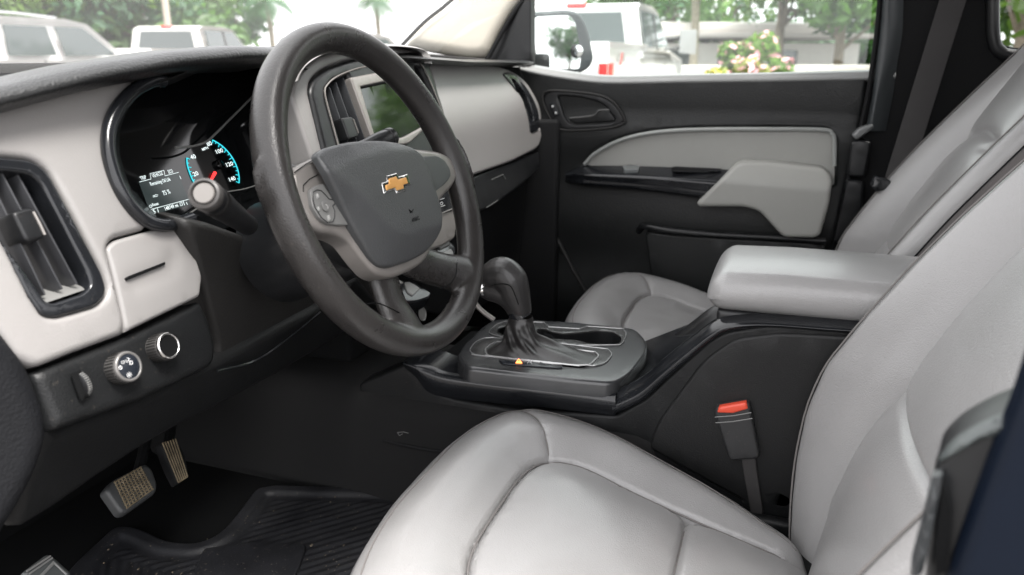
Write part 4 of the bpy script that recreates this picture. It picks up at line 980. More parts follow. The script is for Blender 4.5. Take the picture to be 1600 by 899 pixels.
# soft crease above insert
arm = [(1088, 318, 6), (1108, 298, 6), (1148, 259, 10), (1160, 255, 6), (1215, 257), (1288, 266, 12), (1301, 280, 10), (1296, 320), (1282, 368, 8), (1272, 373, 6), (1224, 372, 8), (1208, 355, 14), (1186, 330, 14), (1160, 324, 8), (1092, 324, 4)]
AR = (np.array([.635, 0, 0]), np.array([-1., 0, 0]))
af = px2l([(1150, 285), (1290, 296)], AR)
def ah(P, D): return -.55*np.maximum(0, P[:, 1]-np.interp(P[:, 0], sorted(af[:, 0]), af[np.argsort(af[:, 0]), 1]))
panel('door_armrest', arm, AR, DOORG, door, er=.010, ed=.009, grid=.008, hf=ah, skirt=.06)
led = [(888, 272, 4), (900, 262, 6), (915, 258), (1130, 262, 3), (1142, 268, 4), (1090, 320, 3), (1060, 318), (930, 292, 8), (890, 282, 6)]
rows = []
for u, a_, b_, c_ in [(884, 270, 275, 284), (905, 261, 272, 288), (930, 259, 274, 290), (1000, 260, 277, 296), (1060, 262, 281, 303), (1110, 264, 285, 310), (1150, 266, 288, 314)]:
    o_ = .048 if u > 900 else .02
    p, q_, s_ = onp(u, a_, DP, .002), onp(u, b_, DP, o_), onp(u, c_, DP, o_-.006)
    rows.append([p, p*.4+q_*.6+np.array([0, 0, .001]), q_, q_*.5+s_*.5, s_, s_+np.array([.03, 0, -.01])])
grid_mesh('switch_ledge', rows, BGL, door, nu=4, nv=4)
LG = plane(onp(990, 266, DP, .025), (-.12, 0, 1))
tp = panel('window_switch', [(972, 259, 2), (985, 257, 3), (1000, 259, 2), (998, 265, 2), (975, 265, 2)], LG, mat('window_switch_grey', (.12, .13, .13), .25), door, off=.004, er=.002, grid=.01, skirt=.008)
panel('pull_pocket', [(1048, 261, 1), (1058, 260, 1), (1128, 263, 1), (1126, 268, 1), (1052, 268, 1)], LG, VOID, door, off=.004, er=.0004, grid=.02, skirt=.001, r=1)
tube('pocket_edge', [onp(u, v, LG, .005) for u, v in [(1050, 268), (1100, 269), (1128, 267)]], .0018, BGL, door, seg=6, n=1)
# handle
hb = [(848, 152, 6), (858, 142, 8), (900, 144, 14), (940, 150, 12), (962, 164, 10), (975, 186, 8), (972, 194, 6), (945, 201, 10), (885, 204, 12), (868, 196, 10), (853, 172, 8)]
hr = [(871, 150, 4), (900, 151), (930, 158, 6), (944, 164, 8), (962, 186, 6), (955, 193, 5), (893, 196, 8), (882, 184, 6)]
hd = panel('handle_bezel', hb, DP, BPS, door, off=.006, holes=[hr], er=.004, grid=.012, skirt=.012)
panel('handle_recess', [(868, 146), (970, 150), (975, 198), (870, 200)], DP, VOID, hd, off=-.018, er=0, grid=.03, skirt=0)
tube('bezel_ring', [onp(u, v, DP, .007) for u, v in cr([p[:2] for p in hb], 3, True)], .0028, DGR, hd, seg=8, closed=True, n=1)
panel('door_handle', [(888, 184, 2), (925, 180, 4), (934, 172, 4), (951, 171, 3), (960, 184, 5), (962, 190, 4), (900, 194, 5), (890, 189, 2)], DP, BPS, door, off=.008, er=.004, grid=.012, skirt=.012)
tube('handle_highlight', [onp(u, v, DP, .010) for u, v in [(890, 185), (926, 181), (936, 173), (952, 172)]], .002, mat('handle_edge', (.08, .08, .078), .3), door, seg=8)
lk = panel('lock_switch', [(857, 162, 2), (866, 159, 2), (874, 180, 2), (866, 183, 2)], DP, BGL, door, off=.009, er=.0015, grid=.01, skirt=.004)
for c in ((863.5, 166.5), (868.5, 176.5)): lathe('lock_mark', [(.0028, 0), (.0024, .0008)], onp(*c, DP, .0095), (-1, 0, 0), TXW, lk, 12)
# map pocket ledge
tube('map_pocket_lip', [onp(u, v, DP, o_) for u, v, o_ in [(998, 362, .0), (1003, 355, .015), (1014, 355, .03), (1050, 361, .035), (1120, 367, .035), (1200, 371, .035), (1290, 377, .035)]], .0075, BPS, door, seg=10)
panel('map_pocket', [(1008, 362, 8), (1050, 368), (1290, 382), (1280, 600), (1040, 600)], DP, DOORB, door, off=.032, er=.004, grid=.05, skirt=.04)
tube('trim_edge', [onp(u, v, DP, .004) for u, v in [(838, 322), (846, 330), (870, 372), (900, 430), (925, 470)]], .005, DGR, door, seg=8)
lbt = lathe('lock_pin', [(.011, 0), (.010, .003), (.0035, .004), (.0035, .016), (.0045, .018), (.004, .024)], onp(1302, 116, DP, -.02), (0, 0, 1), BMT, door, 16)
# window glass, pillar side frame and quarter sail
GL = glassmat('side_window_glass', (.93, .97, .95), .05)
XG = .755
def GX(u, v): return AX(u, v, XG)
glp = [GX(790, 130), GX(1400, 130), GX(1408, -160), GX(1100, -190), GX(880, -90)]
mobj('window_glass', glp+[p+np.array([.004, 0, 0]) for p in glp], [(0, 1, 2, 3, 4), (9, 8, 7, 6, 5)]+[(i, (i+1) % 5, (i+1) % 5+5, i+5) for i in range(5)], GL, door, smooth=False)
SLP_ = (np.array([.705, 0, 0]), np.array([-1., 0, 0]))
panel('mirror_sail', [(757, 97, 3), (764, 84), (790, 40), (804, 14), (822, -20), (829, -20), (829, 102, 3), (800, 104)], SLP_, BPS, door, er=.004, grid=.03, skirt=.03)
tube('window_frame', [AX(u, v, .735) for u, v in [(829, -70), (827, 0), (829, 60), (832, 105)]], .006, BMT, door, seg=8)
# side mirror outside
XM_ = .985
mn = np.array([-.566, -.824, .004]); MP = plane(AX(870, 62, XM_), mn)
mir_ = [(830, 30, 8), (836, 23, 6), (885, 20, 10), (900, 24, 10), (908, 45), (914, 90, 8), (910, 107, 6), (870, 109), (836, 108)]
mh_ = [(828, 28, 8), (834, 20, 6), (885, 15, 10), (908, 19, 12), (922, 48, 14), (930, 92, 8), (924, 106, 8), (908, 116, 6), (836, 118)]
mb = panel('side_mirror', mh_, MP, mat('mirror_housing_black', (.03, .034, .038), .4), door, off=-.006, er=.012, grid=.02, skirt=.09)
MG = bpy.data.materials.new('mirror_glass'); MG.use_nodes = True
bb = MG.node_tree.nodes['Principled BSDF']; bb.inputs['Metallic'].default_value = 1; bb.inputs['Roughness'].default_value = .015; bb.inputs['Base Color'].default_value = (.86, .86, .87, 1)
panel('mirror_glass', [(833, 32, 5), (839, 26, 4), (890, 24, 6), (899, 35, 8), (908, 90, 6), (905, 108, 4), (840, 108, 3)], MP, MG, mb, off=.001, er=0, grid=.03, skirt=.003)
# blind spot mirror
c0 = onp(902, 80, MP, .002); P_, F_ = lathe_data([(.0185, 0), (.0185, .005), (.0165, .006)], c0, MP[1], 30)
mobj('spot_mirror_rim', P_, F_, BMT, mb)
P_, F_ = lathe_data([(.0163, .0058), (.012, .0074), (.007, .0084), (.002, .0088)], c0, MP[1], 30)
mobj('spot_mirror_glass', P_, F_, MG, mb, sharp=89)
box('mirror_arm', AX(832, 100, .86), (.16, .05, .05), BMT, door, bev=.01)
# door outer shell
box('door_skin', (.80, .25, .90), (.03, 1.05, .62), mat('door_paint', (.012, .026, .055), .3, coat=1), door, bev=.01)
# ================================================================== CAB BODY
cab = thing('truck_cab', 'dark cab shell of the truck with cream windshield pillar and blue door opening', 'truck cab', (0, 0, .55))
PLP = plane((.665, .75, 1.32), (-.94, -.34, .0))
def ph(P, D): return .006*np.sin(np.clip(D/.05, 0, 1)*1.57)
ap = [(630, 70, 3), (664, 34), (706, 4), (760, -70), (900, -160), (980, -140), (840, -30), (806, 12, 20), (778, 58, 10), (762, 92, 4), (730, 92), (668, 82, 8)]
panel('windshield_pillar', ap, PLP, CREAM, cab, er=.03, grid=.02, skirt=.03)
tube('windshield_seal', [onp(u, v, PLP, .004) for u, v in [(622, 78), (632, 67), (664, 34), (706, 0), (750, -50)]], .0045, VOID, cab, seg=8, n=3)
tube('door_seal', [onp(u, v, PLP, .002) for u, v in [(758, 98), (764, 88), (782, 55), (808, 12), (845, -30)]], .0055, BMT, cab, seg=8, n=3)
# vinyl corner between dash and pillar
panel('pillar_base', [(620, 76), (668, 84), (762, 92), (800, 100), (800, 118), (700, 112), (640, 108)], PLP, DGR, cab, off=-.004, er=.004, grid=.03, skirt=.02)
# rear door side: B pillar, dark panels
RB = (np.array([.705, 0, 0]), np.array([-1., 0, 0]))
qw = [(1561, -60, 4), (1560, 55, 14), (1567, 70, 10), (1585, 75, 8), (1720, 82, 10), (1720, -60, 10)]
panel('rear_side_trim', [(1376, -200), (1376, 0), (1362, 110), (1344, 205), (1296, 400), (1280, 760), (1900, 1300), (2400, 900), (2600, -300)], RB, BMT, cab, off=-.006, holes=[qw], er=.004, grid=.06, skirt=.03)
tube('quarter_window_trim', [onp(u, v, RB, .003) for u, v in [(1552, -70), (1551, 20), (1553, 62), (1562, 80), (1590, 88), (1730, 94)]], .012, BPS, cab, seg=10)
mobj('quarter_glass', [AX(1540, 100, .74), AX(1760, 110, .74), AX(1760, -110, .74), AX(1540, -100, .74)], [(0, 1, 2, 3)], GL, cab, smooth=False)
rows = []
for v, a_, b_, c_ in [(-120, 1388, 1398, 1420), (0, 1378, 1394, 1412), (50, 1374, 1394, 1410), (100, 1368, 1388, 1402), (150, 1362, 1376, 1395), (205, 1352, 1366, 1384)]:
    rows.append([onp(a_, v, RB, .000), onp(a_+3, v, RB, .018), onp((a_+b_)/2, v, RB, .026), onp(b_, v, RB, .022), onp((b_+c_)/2, v, RB, .012), onp(c_, v, RB, -.002)])
grid_mesh('rear_door_pillar', rows, mat('pillar_trim_grey', (.04, .045, .048), .38, mott=.05), cab, nu=5, nv=4)
tube('pillar_seal', [onp(u, v, RB, .004) for u, v in [(1375, -120), (1375, 0), (1364, 100), (1356, 150), (1344, 205), (1330, 260), (1305, 370), (1298, 400)]], .0055, BMT, cab, seg=8)
panel('pillar_latch_cover', [(1331, 212, 4), (1344, 200, 4), (1364, 194, 3), (1366, 200, 3), (1338, 220, 3)], RB, mat('latch_grey', (.16, .165, .165), .3), cab, off=.035, er=.004, grid=.02, skirt=.03)
panel('pillar_lower_trim', [(1330, 222, 4), (1344, 218), (1362, 222, 4), (1352, 278, 4), (1324, 276, 4)], RB, BPS, cab, off=.030, er=.006, grid=.02, skirt=.03)
panel('pillar_lower_trim', [(1323, 281, 4), (1350, 283, 4), (1345, 380), (1300, 380)], RB, BPS, cab, off=.028, er=.006, grid=.02, skirt=.03)
# roof, rear wall, floor, bulkhead
def bx(name, c, s, m, bev=.01): return box(name, c, s, m, cab, bev=bev)
HL = mat('headliner', (.20, .19, .175), .9)
bx('roof_lining', (0, -.45, 1.745), (1.36, 1.55, .03), HL)
bx('rear_wall', (0, -1.22, 1.05), (1.44, .04, .95), BMT)
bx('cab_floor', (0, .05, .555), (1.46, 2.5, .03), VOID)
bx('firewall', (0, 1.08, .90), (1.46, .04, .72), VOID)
bx('tunnel', (-.02, .60, .66), (.26, .95, .22), mat('carpet', (.0035, .0035, .0037), .95, grain=.5, gscale=250, gtype='N'), .04)
bx('kick_panel', (.69, .80, .85), (.03, .55, .55), BMT)
# a scuffed ledge seen low on the tunnel
tube('tunnel_ledge', [AX(600, 688, -.1485), AX(640, 697, -.1505), AX(680, 704, -.1505), AX(730, 708, -.150)], .0032, BMT, cab, seg=8)
icon('carpet_clip', [[(621, 676), (630, 675), (638, 677)], [(621, 676), (624, 681), (629, 678)]], .0006, SWG, cab, (np.array([-.151, 0, 0]), np.array([-1., 0, 0])), .002)
# windshield with a pale haze put in for the washed-out glare
WG = glassmat('windshield_glass', (.98, .99, .985), .008, haze=.045)
rows = []
for f_ in np.linspace(0, 1, 8):
    rows.append([(x*(1-.12*f_), (1.12-.30*(x/.72)**2)*(1-f_)+(.34-.07*(x/.72)**2)*f_, 1.235+.50*f_) for x in np.linspace(-.80, .80, 17)])
grid_mesh('windshield', rows, WG, cab)
rows = [[(x, (1.10-.30*(x/.72)**2)+d, z) for x in np.linspace(-.80, .78, 17)] for d, z in ((-.14, 1.20), (-.10, 1.232), (-.03, 1.244), (0.0, 1.247), (.05, 1.24))]
grid_mesh('windshield_frit', rows, VOID, cab)
box('hood', (0, 1.75, 1.10), (1.5, 1.2, .10), BLUE, cab, bev=.04)
# driver side door opening: pillar painted blue plus its black plastic guide
XL = -.74
LP = (np.array([XL, 0, 0]), np.array([-1., 0, 0]))
blue = [(1800, 130), (1616, 560), (1590, 640), (1550, 740), (1498, 885), (1480, 940), (1500, 1200), (2100, 1300), (2300, 300)]
panel('door_jamb', blue, LP, BLUE, cab, er=.006, grid=.04, skirt=.008)
gx = (np.array([-.70, 0, 0]), plane((0, 0, 0), (-1, .25, 0))[1])
panel('jamb_guide', [(1458, 735, 3), (1462, 720, 14), (1490, 690, 16), (1540, 662, 20), (1650, 620), (1650, 760), (1600, 950), (1440, 950)], gx, mat('guide_black', (.014, .015, .016), .35), cab, er=.006, grid=.02, skirt=.03)
panel('guide_top', [(1463, 722, 8), (1490, 692, 14), (1540, 664, 20), (1660, 622), (1660, 640), (1560, 684, 20), (1500, 708, 14), (1470, 740, 8)], gx, mat('guide_top_grey', (.075, .085, .084), .35), cab, off=.004, er=.004, grid=.02, skirt=.004)
panel('guide_slot', [(1474, 748), (1490, 752), (1478, 900), (1455, 900)], gx, VOID, cab, off=.007, er=0, grid=.03, skirt=.002)
panel('guide_strip', [(1455, 748, 2), (1473, 748, 3), (1440, 905), (1415, 905)], gx, mat('guide_strip_grey', (.035, .038, .04), .35), cab, off=.010, er=.003, grid=.02, skirt=.008)
# passenger seat belt
blt = [(1478, -60), (1522, -60), (1510, 0), (1435, 240), (1400, 330), (1360, 330), (1382, 280), (1468, 0)]
sbp = (np.array([.655, 0, 1.15]), plane((0, 0, 0), (-1, .1, .15))[1])
b_ = panel('seat_belt', blt, sbp, BELT, None, er=.001, grid=.03, skirt=.0016, r=3)
tag(b_, 'dark seat belt webbing hanging down behind the passenger seat', 'seat belt')
lb = panel('belt_guide', [(1360, 290, 3), (1368, 275, 4), (1392, 282), (1400, 296), (1366, 300, 3)], (np.array([.59, 0, 0]), np.array([-1., 0, 0])), BGL, None, er=.004, grid=.02, skirt=.02)
tag(lb, 'small glossy black belt guide at the edge of the passenger backrest', 'belt guide')
# ================================================================== OUTSIDE
def gpos(u, depth):
    """ground point seen in photo column u at a horizontal depth"""
    d = ray(u, HY); d = d/np.linalg.norm(d[:2]); return CAM[0]+d[0]*depth, CAM[1]+d[1]*depth
gm = mat('asphalt', (.10, .095, .092), .9, mott=.25, mscale=1.2, grain=.5, gscale=60, gdist=.01, gtype='N')
V = [(-90, -90, 0), (110, -90, 0), (110, 110, 0), (-90, 110, 0)]
g = mobj('ground', V, [(0, 1, 2, 3)], gm, None, smooth=False); g['kind'] = 'structure'
WHP = mat('white_car_paint', (.80, .79, .78), .3, coat=.6, mott=.02, mscale=1.)
WHP2 = mat('cream_white_car_paint', (.78, .76, .73), .3, coat=.6, mott=.02, mscale=1.)
CGL = mat('car_window_glass', (.06, .075, .075), .06, spec=.8)
TYR = mat('tyre_rubber', (.02, .02, .02), .8); HUB = mat('wheel_alloy', (.45, .45, .46), .3, metal=.8)
TLR = mat('tail_light_red', (.6, .03, .03), .25); AMBER = mat('lamp_clear', (.7, .68, .62), .2); BLKP = mat('bumper_black', (.03, .03, .03), .5)
def vehicle(name, label, prof, cabn, width, wins, wheels, pos, head, paint, extra=None, taper=.14, group='vehicles parked outside'):
    """prof: side outline of body (x forward, z up); cabn: side outline of greenhouse"""
    h = math.radians(head); fx = np.array([math.cos(h), math.sin(h), 0]); fy = np.array([-math.sin(h), math.cos(h), 0]); P0 = np.array([pos[0], pos[1], 0])
    def W(x, y, z): return P0+fx*x+fy*y+np.array([0, 0, z])
    t = thing(name, label, 'car' if 'suv' in name else 'pickup truck', (pos[0], pos[1], 0), group)
    def slab(pts, ys, nm, m, par, inset=None, r=.06):
        q = rpoly([(p[0], p[1], p[2] if len(p) > 2 else r) for p in pts], r, 4)
        zmin, zmax = q[:, 1].min(), q[:, 1].max(); cxm = (q[:, 0].min()+q[:, 0].max())/2
        rows = []
        for yy, e in ys:
            rows.append([W(cxm+(x-cxm)*(1-e*.02), yy*(1-(inset*(z-zmin)/(zmax-zmin) if inset else 0)), z-(e*.05*(z-zmin)/(zmax-zmin))) for x, z in q])
        return grid_mesh(nm, rows, m, par, closed=True, caps=True, sharp=30)
    hw = width/2; ys = [(-hw*.93, 1.2), (-hw*.985, .4), (-hw, 0), (hw, 0), (hw*.985, .4), (hw*.93, 1.2)]
    slab(prof, ys, 'body', paint, t)
    ys2 = [(-hw*.84, 2.6), (-hw*.94, 1.1), (-hw*.985, .35), (-hw, 0), (hw, 0), (hw*.985, .35), (hw*.94, 1.1), (hw*.84, 2.6)]
    cb = slab(cabn, [(y*.97, e) for y, e in ys2], 'cabin', paint, t, inset=taper, r=.10)
    zc0, zc1 = min(p[1] for p in cabn), max(p[1] for p in cabn)
    def yat(z): return hw*.97*(1-taper*(z-zc0)/(zc1-zc0))
    for w in wins:
        for sg in (-1, 1):
            q = rpoly(w, .05, 3); o = [W(x, sg*(yat(z)+.006), z) for x, z in q]; i_ = [W(x, sg*(yat(z)-.02), z) for x, z in q]
            m = len(q); mobj('side_window', o+i_, [tuple(range(m)), tuple(range(2*m-1, m-1, -1))]+[(k, (k+1) % m, (k+1) % m+m, k+m) for k in range(m)], CGL, t, smooth=False)
    for wx in wheels:
        for sg in (-1, 1):
            c = W(wx, sg*(hw-.10), .38); ax_ = fy*sg
            V, F = lathe_data([(.25, -.10), (.36, -.10), (.385, -.06), (.385, .06), (.36, .10), (.25, .10)], c, ax_, 28); ty = mobj('wheel', V, F, TYR, t)
            V, F = lathe_data([(.25, .07), (.24, .085), (.20, .06), (.06, .07), (.05, .09)], c, ax_, 20); mobj('rim', V, F, HUB, ty)
    def quad(nm, pts, m, th=.02):
        A = [W(*p) for p in pts]; n_ = np.cross(A[1]-A[0], A[2]-A[0]); n_ /= np.linalg.norm(n_)
        k_ = len(A); return mobj(nm, [a+n_*th for a in A]+[a-n_*th for a in A], [tuple(range(k_)), tuple(range(2*k_-1, k_-1, -1))]+[(i, (i+1) % k_, (i+1) % k_+k_, i+k_) for i in range(k_)], m, t, smooth=False)
    if extra: extra(t, W, quad, hw, yat)
    return t
# SUV seen from its right side through the left of the windshield
suvp = [(-2.45, .35), (-2.5, .9), (-2.42, 1.22), (1.0, 1.20, .1), (2.2, 1.08, .25), (2.45, .85, .1), (2.5, .40), (2.3, .30), (-2.3, .30)]
suvc = [(-2.40, 1.15), (-2.22, 1.80, .2), (-1.9, 1.90, .2), (.1, 1.90, .3), (.55, 1.82, .25), (1.35, 1.16)]
def suv_x(t, W, quad, hw, yat):
    quad('headlight', [(2.42, -hw+.08, .85), (2.46, -hw+.40, .85), (2.42, -hw+.40, 1.0), (2.36, -hw+.08, 1.0)], AMBER)
    quad('windshield', [(1.30, -.75, 1.22), (1.30, .75, 1.22), (.62, .66, 1.80), (.62, -.66, 1.80)], CGL, .03)
    quad('rear_window', [(-2.41, -.7, 1.25), (-2.41, .7, 1.25), (-2.26, .62, 1.75), (-2.26, -.62, 1.75)], CGL, .03)
    for sg in (-1, 1):
        quad('side_mirror', [(.98, sg*(hw+.02), 1.20), (1.06, sg*(hw+.22), 1.20), (1.02, sg*(hw+.22), 1.38), (.96, sg*(hw+.02), 1.36)], WHP, .05)
        A = [W(-1.9, sg*.62, 1.93), W(-.9, sg*.62, 1.97), W(.1, sg*.62, 1.92)]; tube('roof_rail', A, .02, HUB, t, seg=6)
        quad('door_line', [(-.55, sg*(hw+.001), .5), (-.53, sg*(hw+.001), .5), (-.53, sg*(hw+.001), 1.2), (-.55, sg*(hw+.001), 1.2)], BLKP, .004)
        for x in (-.35, .75): quad('door_handle', [(x-.2, sg*(hw+.01), 1.04), (x-.02, sg*(hw+.01), 1.04), (x-.02, sg*(hw+.01), 1.08), (x-.2, sg*(hw+.01), 1.08)], WHP, .02)
x0, y0 = gpos(60, 15.8)
vehicle('parked_suv', 'white parked suv with roof rails seen side on through the windshield at far left', suvp, suvc, 1.95,
        [[(-2.05, 1.28), (-1.30, 1.28), (-1.30, 1.76), (-1.95, 1.76)], [(-1.15, 1.28), (-.25, 1.28), (-.32, 1.76), (-1.10, 1.76)], [(-.08, 1.28), (1.05, 1.28), (.42, 1.76), (-.14, 1.76)]], (-1.55, 1.5), (x0+.6, y0+.9), 0, WHP, suv_x)
# pickups
pkp = [(-2.95, .55), (-2.98, 1.05), (-2.93, 1.42, .05), (-.60, 1.42, .03), (-.55, 1.36, .02), (1.5, 1.34, .1), (2.75, 1.22, .25), (2.95, 1.0, .1), (2.95, .55), (2.7, .45), (-2.8, .45)]
pkc = [(-.72, 1.25), (-.66, 1.88, .12), (-.45, 1.96, .12), (.55, 1.97, .3), (1.00, 1.90, .25), (1.80, 1.25)]
def pick_x(decal, towm):
    def f(t, W, quad, hw, yat):
        rw = quad('rear_window', [(-.722, -.72, 1.42), (-.722, .72, 1.42), (-.668, .64, 1.84), (-.668, -.64, 1.84)], CGL, .012)
        quad('brake_light', [(-.64, -.14, 1.915), (-.64, .14, 1.915), (-.60, .14, 1.95), (-.60, -.14, 1.95)], TLR, .02)
        quad('windshield', [(1.76, -.75, 1.32), (1.76, .75, 1.32), (1.04, .66, 1.88), (1.04, -.66, 1.88)], CGL, .03)
        # the open load bed
        quad('load_bed', [(-2.86, -hw+.12, 1.425), (-2.86, hw-.12, 1.425), (-.80, hw-.12, 1.425), (-.80, -hw+.12, 1.425)], BLKP, .004)
        quad('tailgate', [(-2.985, -hw+.28, .75), (-2.985, hw-.28, .75), (-2.985, hw-.28, 1.38), (-2.985, -hw+.28, 1.38)], WHP, .012)
        for sg in (-1, 1):
            quad('tail_light', [(-2.90, sg*(hw+.004), .98), (-2.74, sg*(hw+.004), .98), (-2.74, sg*(hw+.004), 1.195), (-2.90, sg*(hw+.004), 1.195)], TLR, .012)
            quad('tail_light', [(-2.985, sg*(hw-.0), .98), (-2.985, sg*(hw-.09), .98), (-2.985, sg*(hw-.09), 1.195), (-2.985, sg*(hw-.0), 1.195)], TLR, .02)
            quad('window_divider', [(.44, sg*(yat(1.4)+.012), 1.34), (.52, sg*(yat(1.4)+.012), 1.34), (.50, sg*(yat(1.86)+.012), 1.86), (.42, sg*(yat(1.86)+.012), 1.86)], BLKP, .008)
            if towm:
                quad('side_mirror', [(1.28, sg*(hw+.16), 1.32), (1.34, sg*(hw+.40), 1.30), (1.32, sg*(hw+.40), 1.66), (1.28, sg*(hw+.16), 1.66)], mat('mirror_shell', (.35, .35, .35), .35), .06)
                for z in (1.40, 1.56): tube('mirror_arm', [W(1.2, sg*(hw-.06), z-.03), W(1.3, sg*(hw+.2), z)], .022, BLKP, t, seg=6, n=1)
            else: quad('side_mirror', [(1.28, sg*(hw+.02), 1.32), (1.34, sg*(hw+.25), 1.32), (1.32, sg*(hw+.25), 1.52), (1.28, sg*(hw+.02), 1.52)], WHP, .05)
        quad('rear_bumper', [(-3.05, -hw+.05, .52), (-3.05, hw-.05, .52), (-3.05, hw-.05, .72), (-3.05, -hw+.05, .72)], HUB, .06)
        if decal:
            cu = bpy.data.curves.new('decal', 'FONT'); cu.body = '4X4'; cu.size = 1
            o = bpy.data.objects.new('decal', cu); COL.objects.link(o); dg = bpy.context.evaluated_depsgraph_get(); dg.update()
            me = bpy.data.meshes.new_from_object(o.evaluated_get(dg)); co = np.array([v.co[:] for v in me.vertices]); fs = [tuple(p.vertices) for p in me.polygons]; bpy.data.objects.remove(o)
            V = [W(-2.55+c[0]*.27, -(hw+.004), 1.17+c[1]*.20) for c in co]
            mobj('decal', V, fs, mat('decal_dark', (.08, .08, .08), .4), t, smooth=False)
            cr_ = [i for i, c in enumerate(co)]
            quad('decal_stripe', [(-2.36, -(hw+.006), 1.17), (-2.30, -(hw+.006), 1.17), (-2.22, -(hw+.006), 1.31), (-2.28, -(hw+.006), 1.31)], TLR, .002)
    return f
pw = [[(-.42, 1.40), (.40, 1.40), (.40, 1.86), (-.38, 1.86)], [(.52, 1.40), (1.52, 1.40), (1.02, 1.84), (.52, 1.86)]]
vehicle('parked_pickup', 'white crew cab pickup with towing mirrors and 4x4 mark, right outside the passenger window', pkp, pkc, 2.0, pw, (-1.9, 1.95), (10.35, 2.95), 0, WHP, pick_x(True, True))
x0, y0 = gpos(268, 19.5)
vehicle('parked_pickup', 'distant white pickup seen from behind through the windshield, red brake light on its cab', pkp, pkc, 1.95, pw, (-1.9, 1.95), (x0+1.6, y0+1.1), 12, WHP2, pick_x(False, False))
x0, y0 = gpos(560, 25.0)
vehicle('parked_suv', 'pale hazy suv far away, seen above the steering wheel through the windshield', suvp, suvc, 1.95,
        [[(-2.05, 1.28), (-1.30, 1.28), (-1.30, 1.76), (-1.95, 1.76)], [(-1.15, 1.28), (-.25, 1.28), (-.32, 1.76), (-1.10, 1.76)], [(-.08, 1.28), (1.05, 1.28), (.42, 1.76), (-.14, 1.76)]], (-1.55, 1.5), (x0, y0), -20, WHP2, suv_x)
# ------------------------------------------------------------------ vegetation
BARK = mat('bark', (.22, .18, .14), .9, mott=.3, mscale=12)
def leafmat(name, c):
    m = mat(name, c, .5, mott=.45, mscale=1.6); nt = m.node_tree
    b = nt.nodes['Principled BSDF']; tr = nt.nodes.new('ShaderNodeBsdfTranslucent'); tr.inputs[0].default_value = (c[0]*1.6, c[1]*1.9, c[2]*.9, 1)
    ms = nt.nodes.new('ShaderNodeMixShader'); ms.inputs[0].default_value = .35
    nt.links.new(b.outputs[0], ms.inputs[1]); nt.links.new(tr.outputs[0], ms.inputs[2]); nt.links.new(ms.outputs[0], nt.nodes['Material Output'].inputs['Surface']); return m
LF = [leafmat('leaf_bright', (.13, .22, .045)), leafmat('leaf_mid', (.075, .15, .04)), leafmat('leaf_dark', (.035, .085, .03)), leafmat('leaf_yellow', (.24, .25, .06)), leafmat('leaf_bluegreen', (.06, .14, .07))]
PINK = mat('pink_blossom', (.72, .36, .40), .6); YEL = mat('yellow_leaf', (.65, .55, .12), .6)
def leafcloud(cens, n, size, r):
    V, F = [], []
    for i in range(n):
        c, R_ = cens[r.randrange(len(cens))]
        d = Vector((r.gauss(0, 1), r.gauss(0, 1), r.gauss(0, 1))).normalized()
        rr = R_*(r.random()**.45); p = Vector(c)+Vector((d.x*rr, d.y*rr, d.z*rr*.8))
        nrm = (d+Vector((r.gauss(0, .6), r.gauss(0, .6), r.gauss(0, .6)+.3))).normalized(); u = nrm.orthogonal().normalized()
        u = Matrix.Rotation(r.uniform(0, 6.3), 3, nrm) @ u; w = nrm.cross(u); s = size*r.uniform(.6, 1.4); b = len(V)
        V += [p-u*s, p+w*s*.45+nrm*s*.1, p+u*s, p-w*s*.45+nrm*s*.1]; F.append((b, b+1, b+2, b+3))
    return V, F
def tree(label, x, y, H, R_, lm, n=2600, size=.16, seed=0, trunk=.30, name='tree', group='trees around the parking lot', cat='tree'):
    r = random.Random(seed*13+5); t = thing(name, label, cat, (x, y, 0), group)
    th = H*trunk; top = Vector((x+r.uniform(-.3, .3), y+r.uniform(-.3, .3), H*.8))
    V, F = tube_data(cr([(x, y, 0), (x+r.uniform(-.1, .1), y, th), tuple(top)], 5), [H*.026, H*.018, H*.005], 8)
    cens = []
    for i in range(11):
        a = r.uniform(0, 6.28); rad = R_*r.uniform(.15, .75); z = th+(H-th)*r.uniform(.12, .88)
        sc = 1-.5*abs((z-th)/(H-th)-.4)
        c = (x+math.cos(a)*rad*sc, y+math.sin(a)*rad*sc, z); cens.append((c, R_*r.uniform(.32, .5)))
        s = Vector((x, y, th*r.uniform(.8, 1.3))); V, F = join((V, F), tube_data([tuple(s), tuple((s+Vector(c))/2+Vector((0, 0, -.1))), c], [H*.009, H*.006, H*.002], 5))
    mobj('trunk', V, F, BARK, t)
    V, F = leafcloud(cens, n, size, r); mobj('crown', V, F, lm, t, smooth=False)
    return t
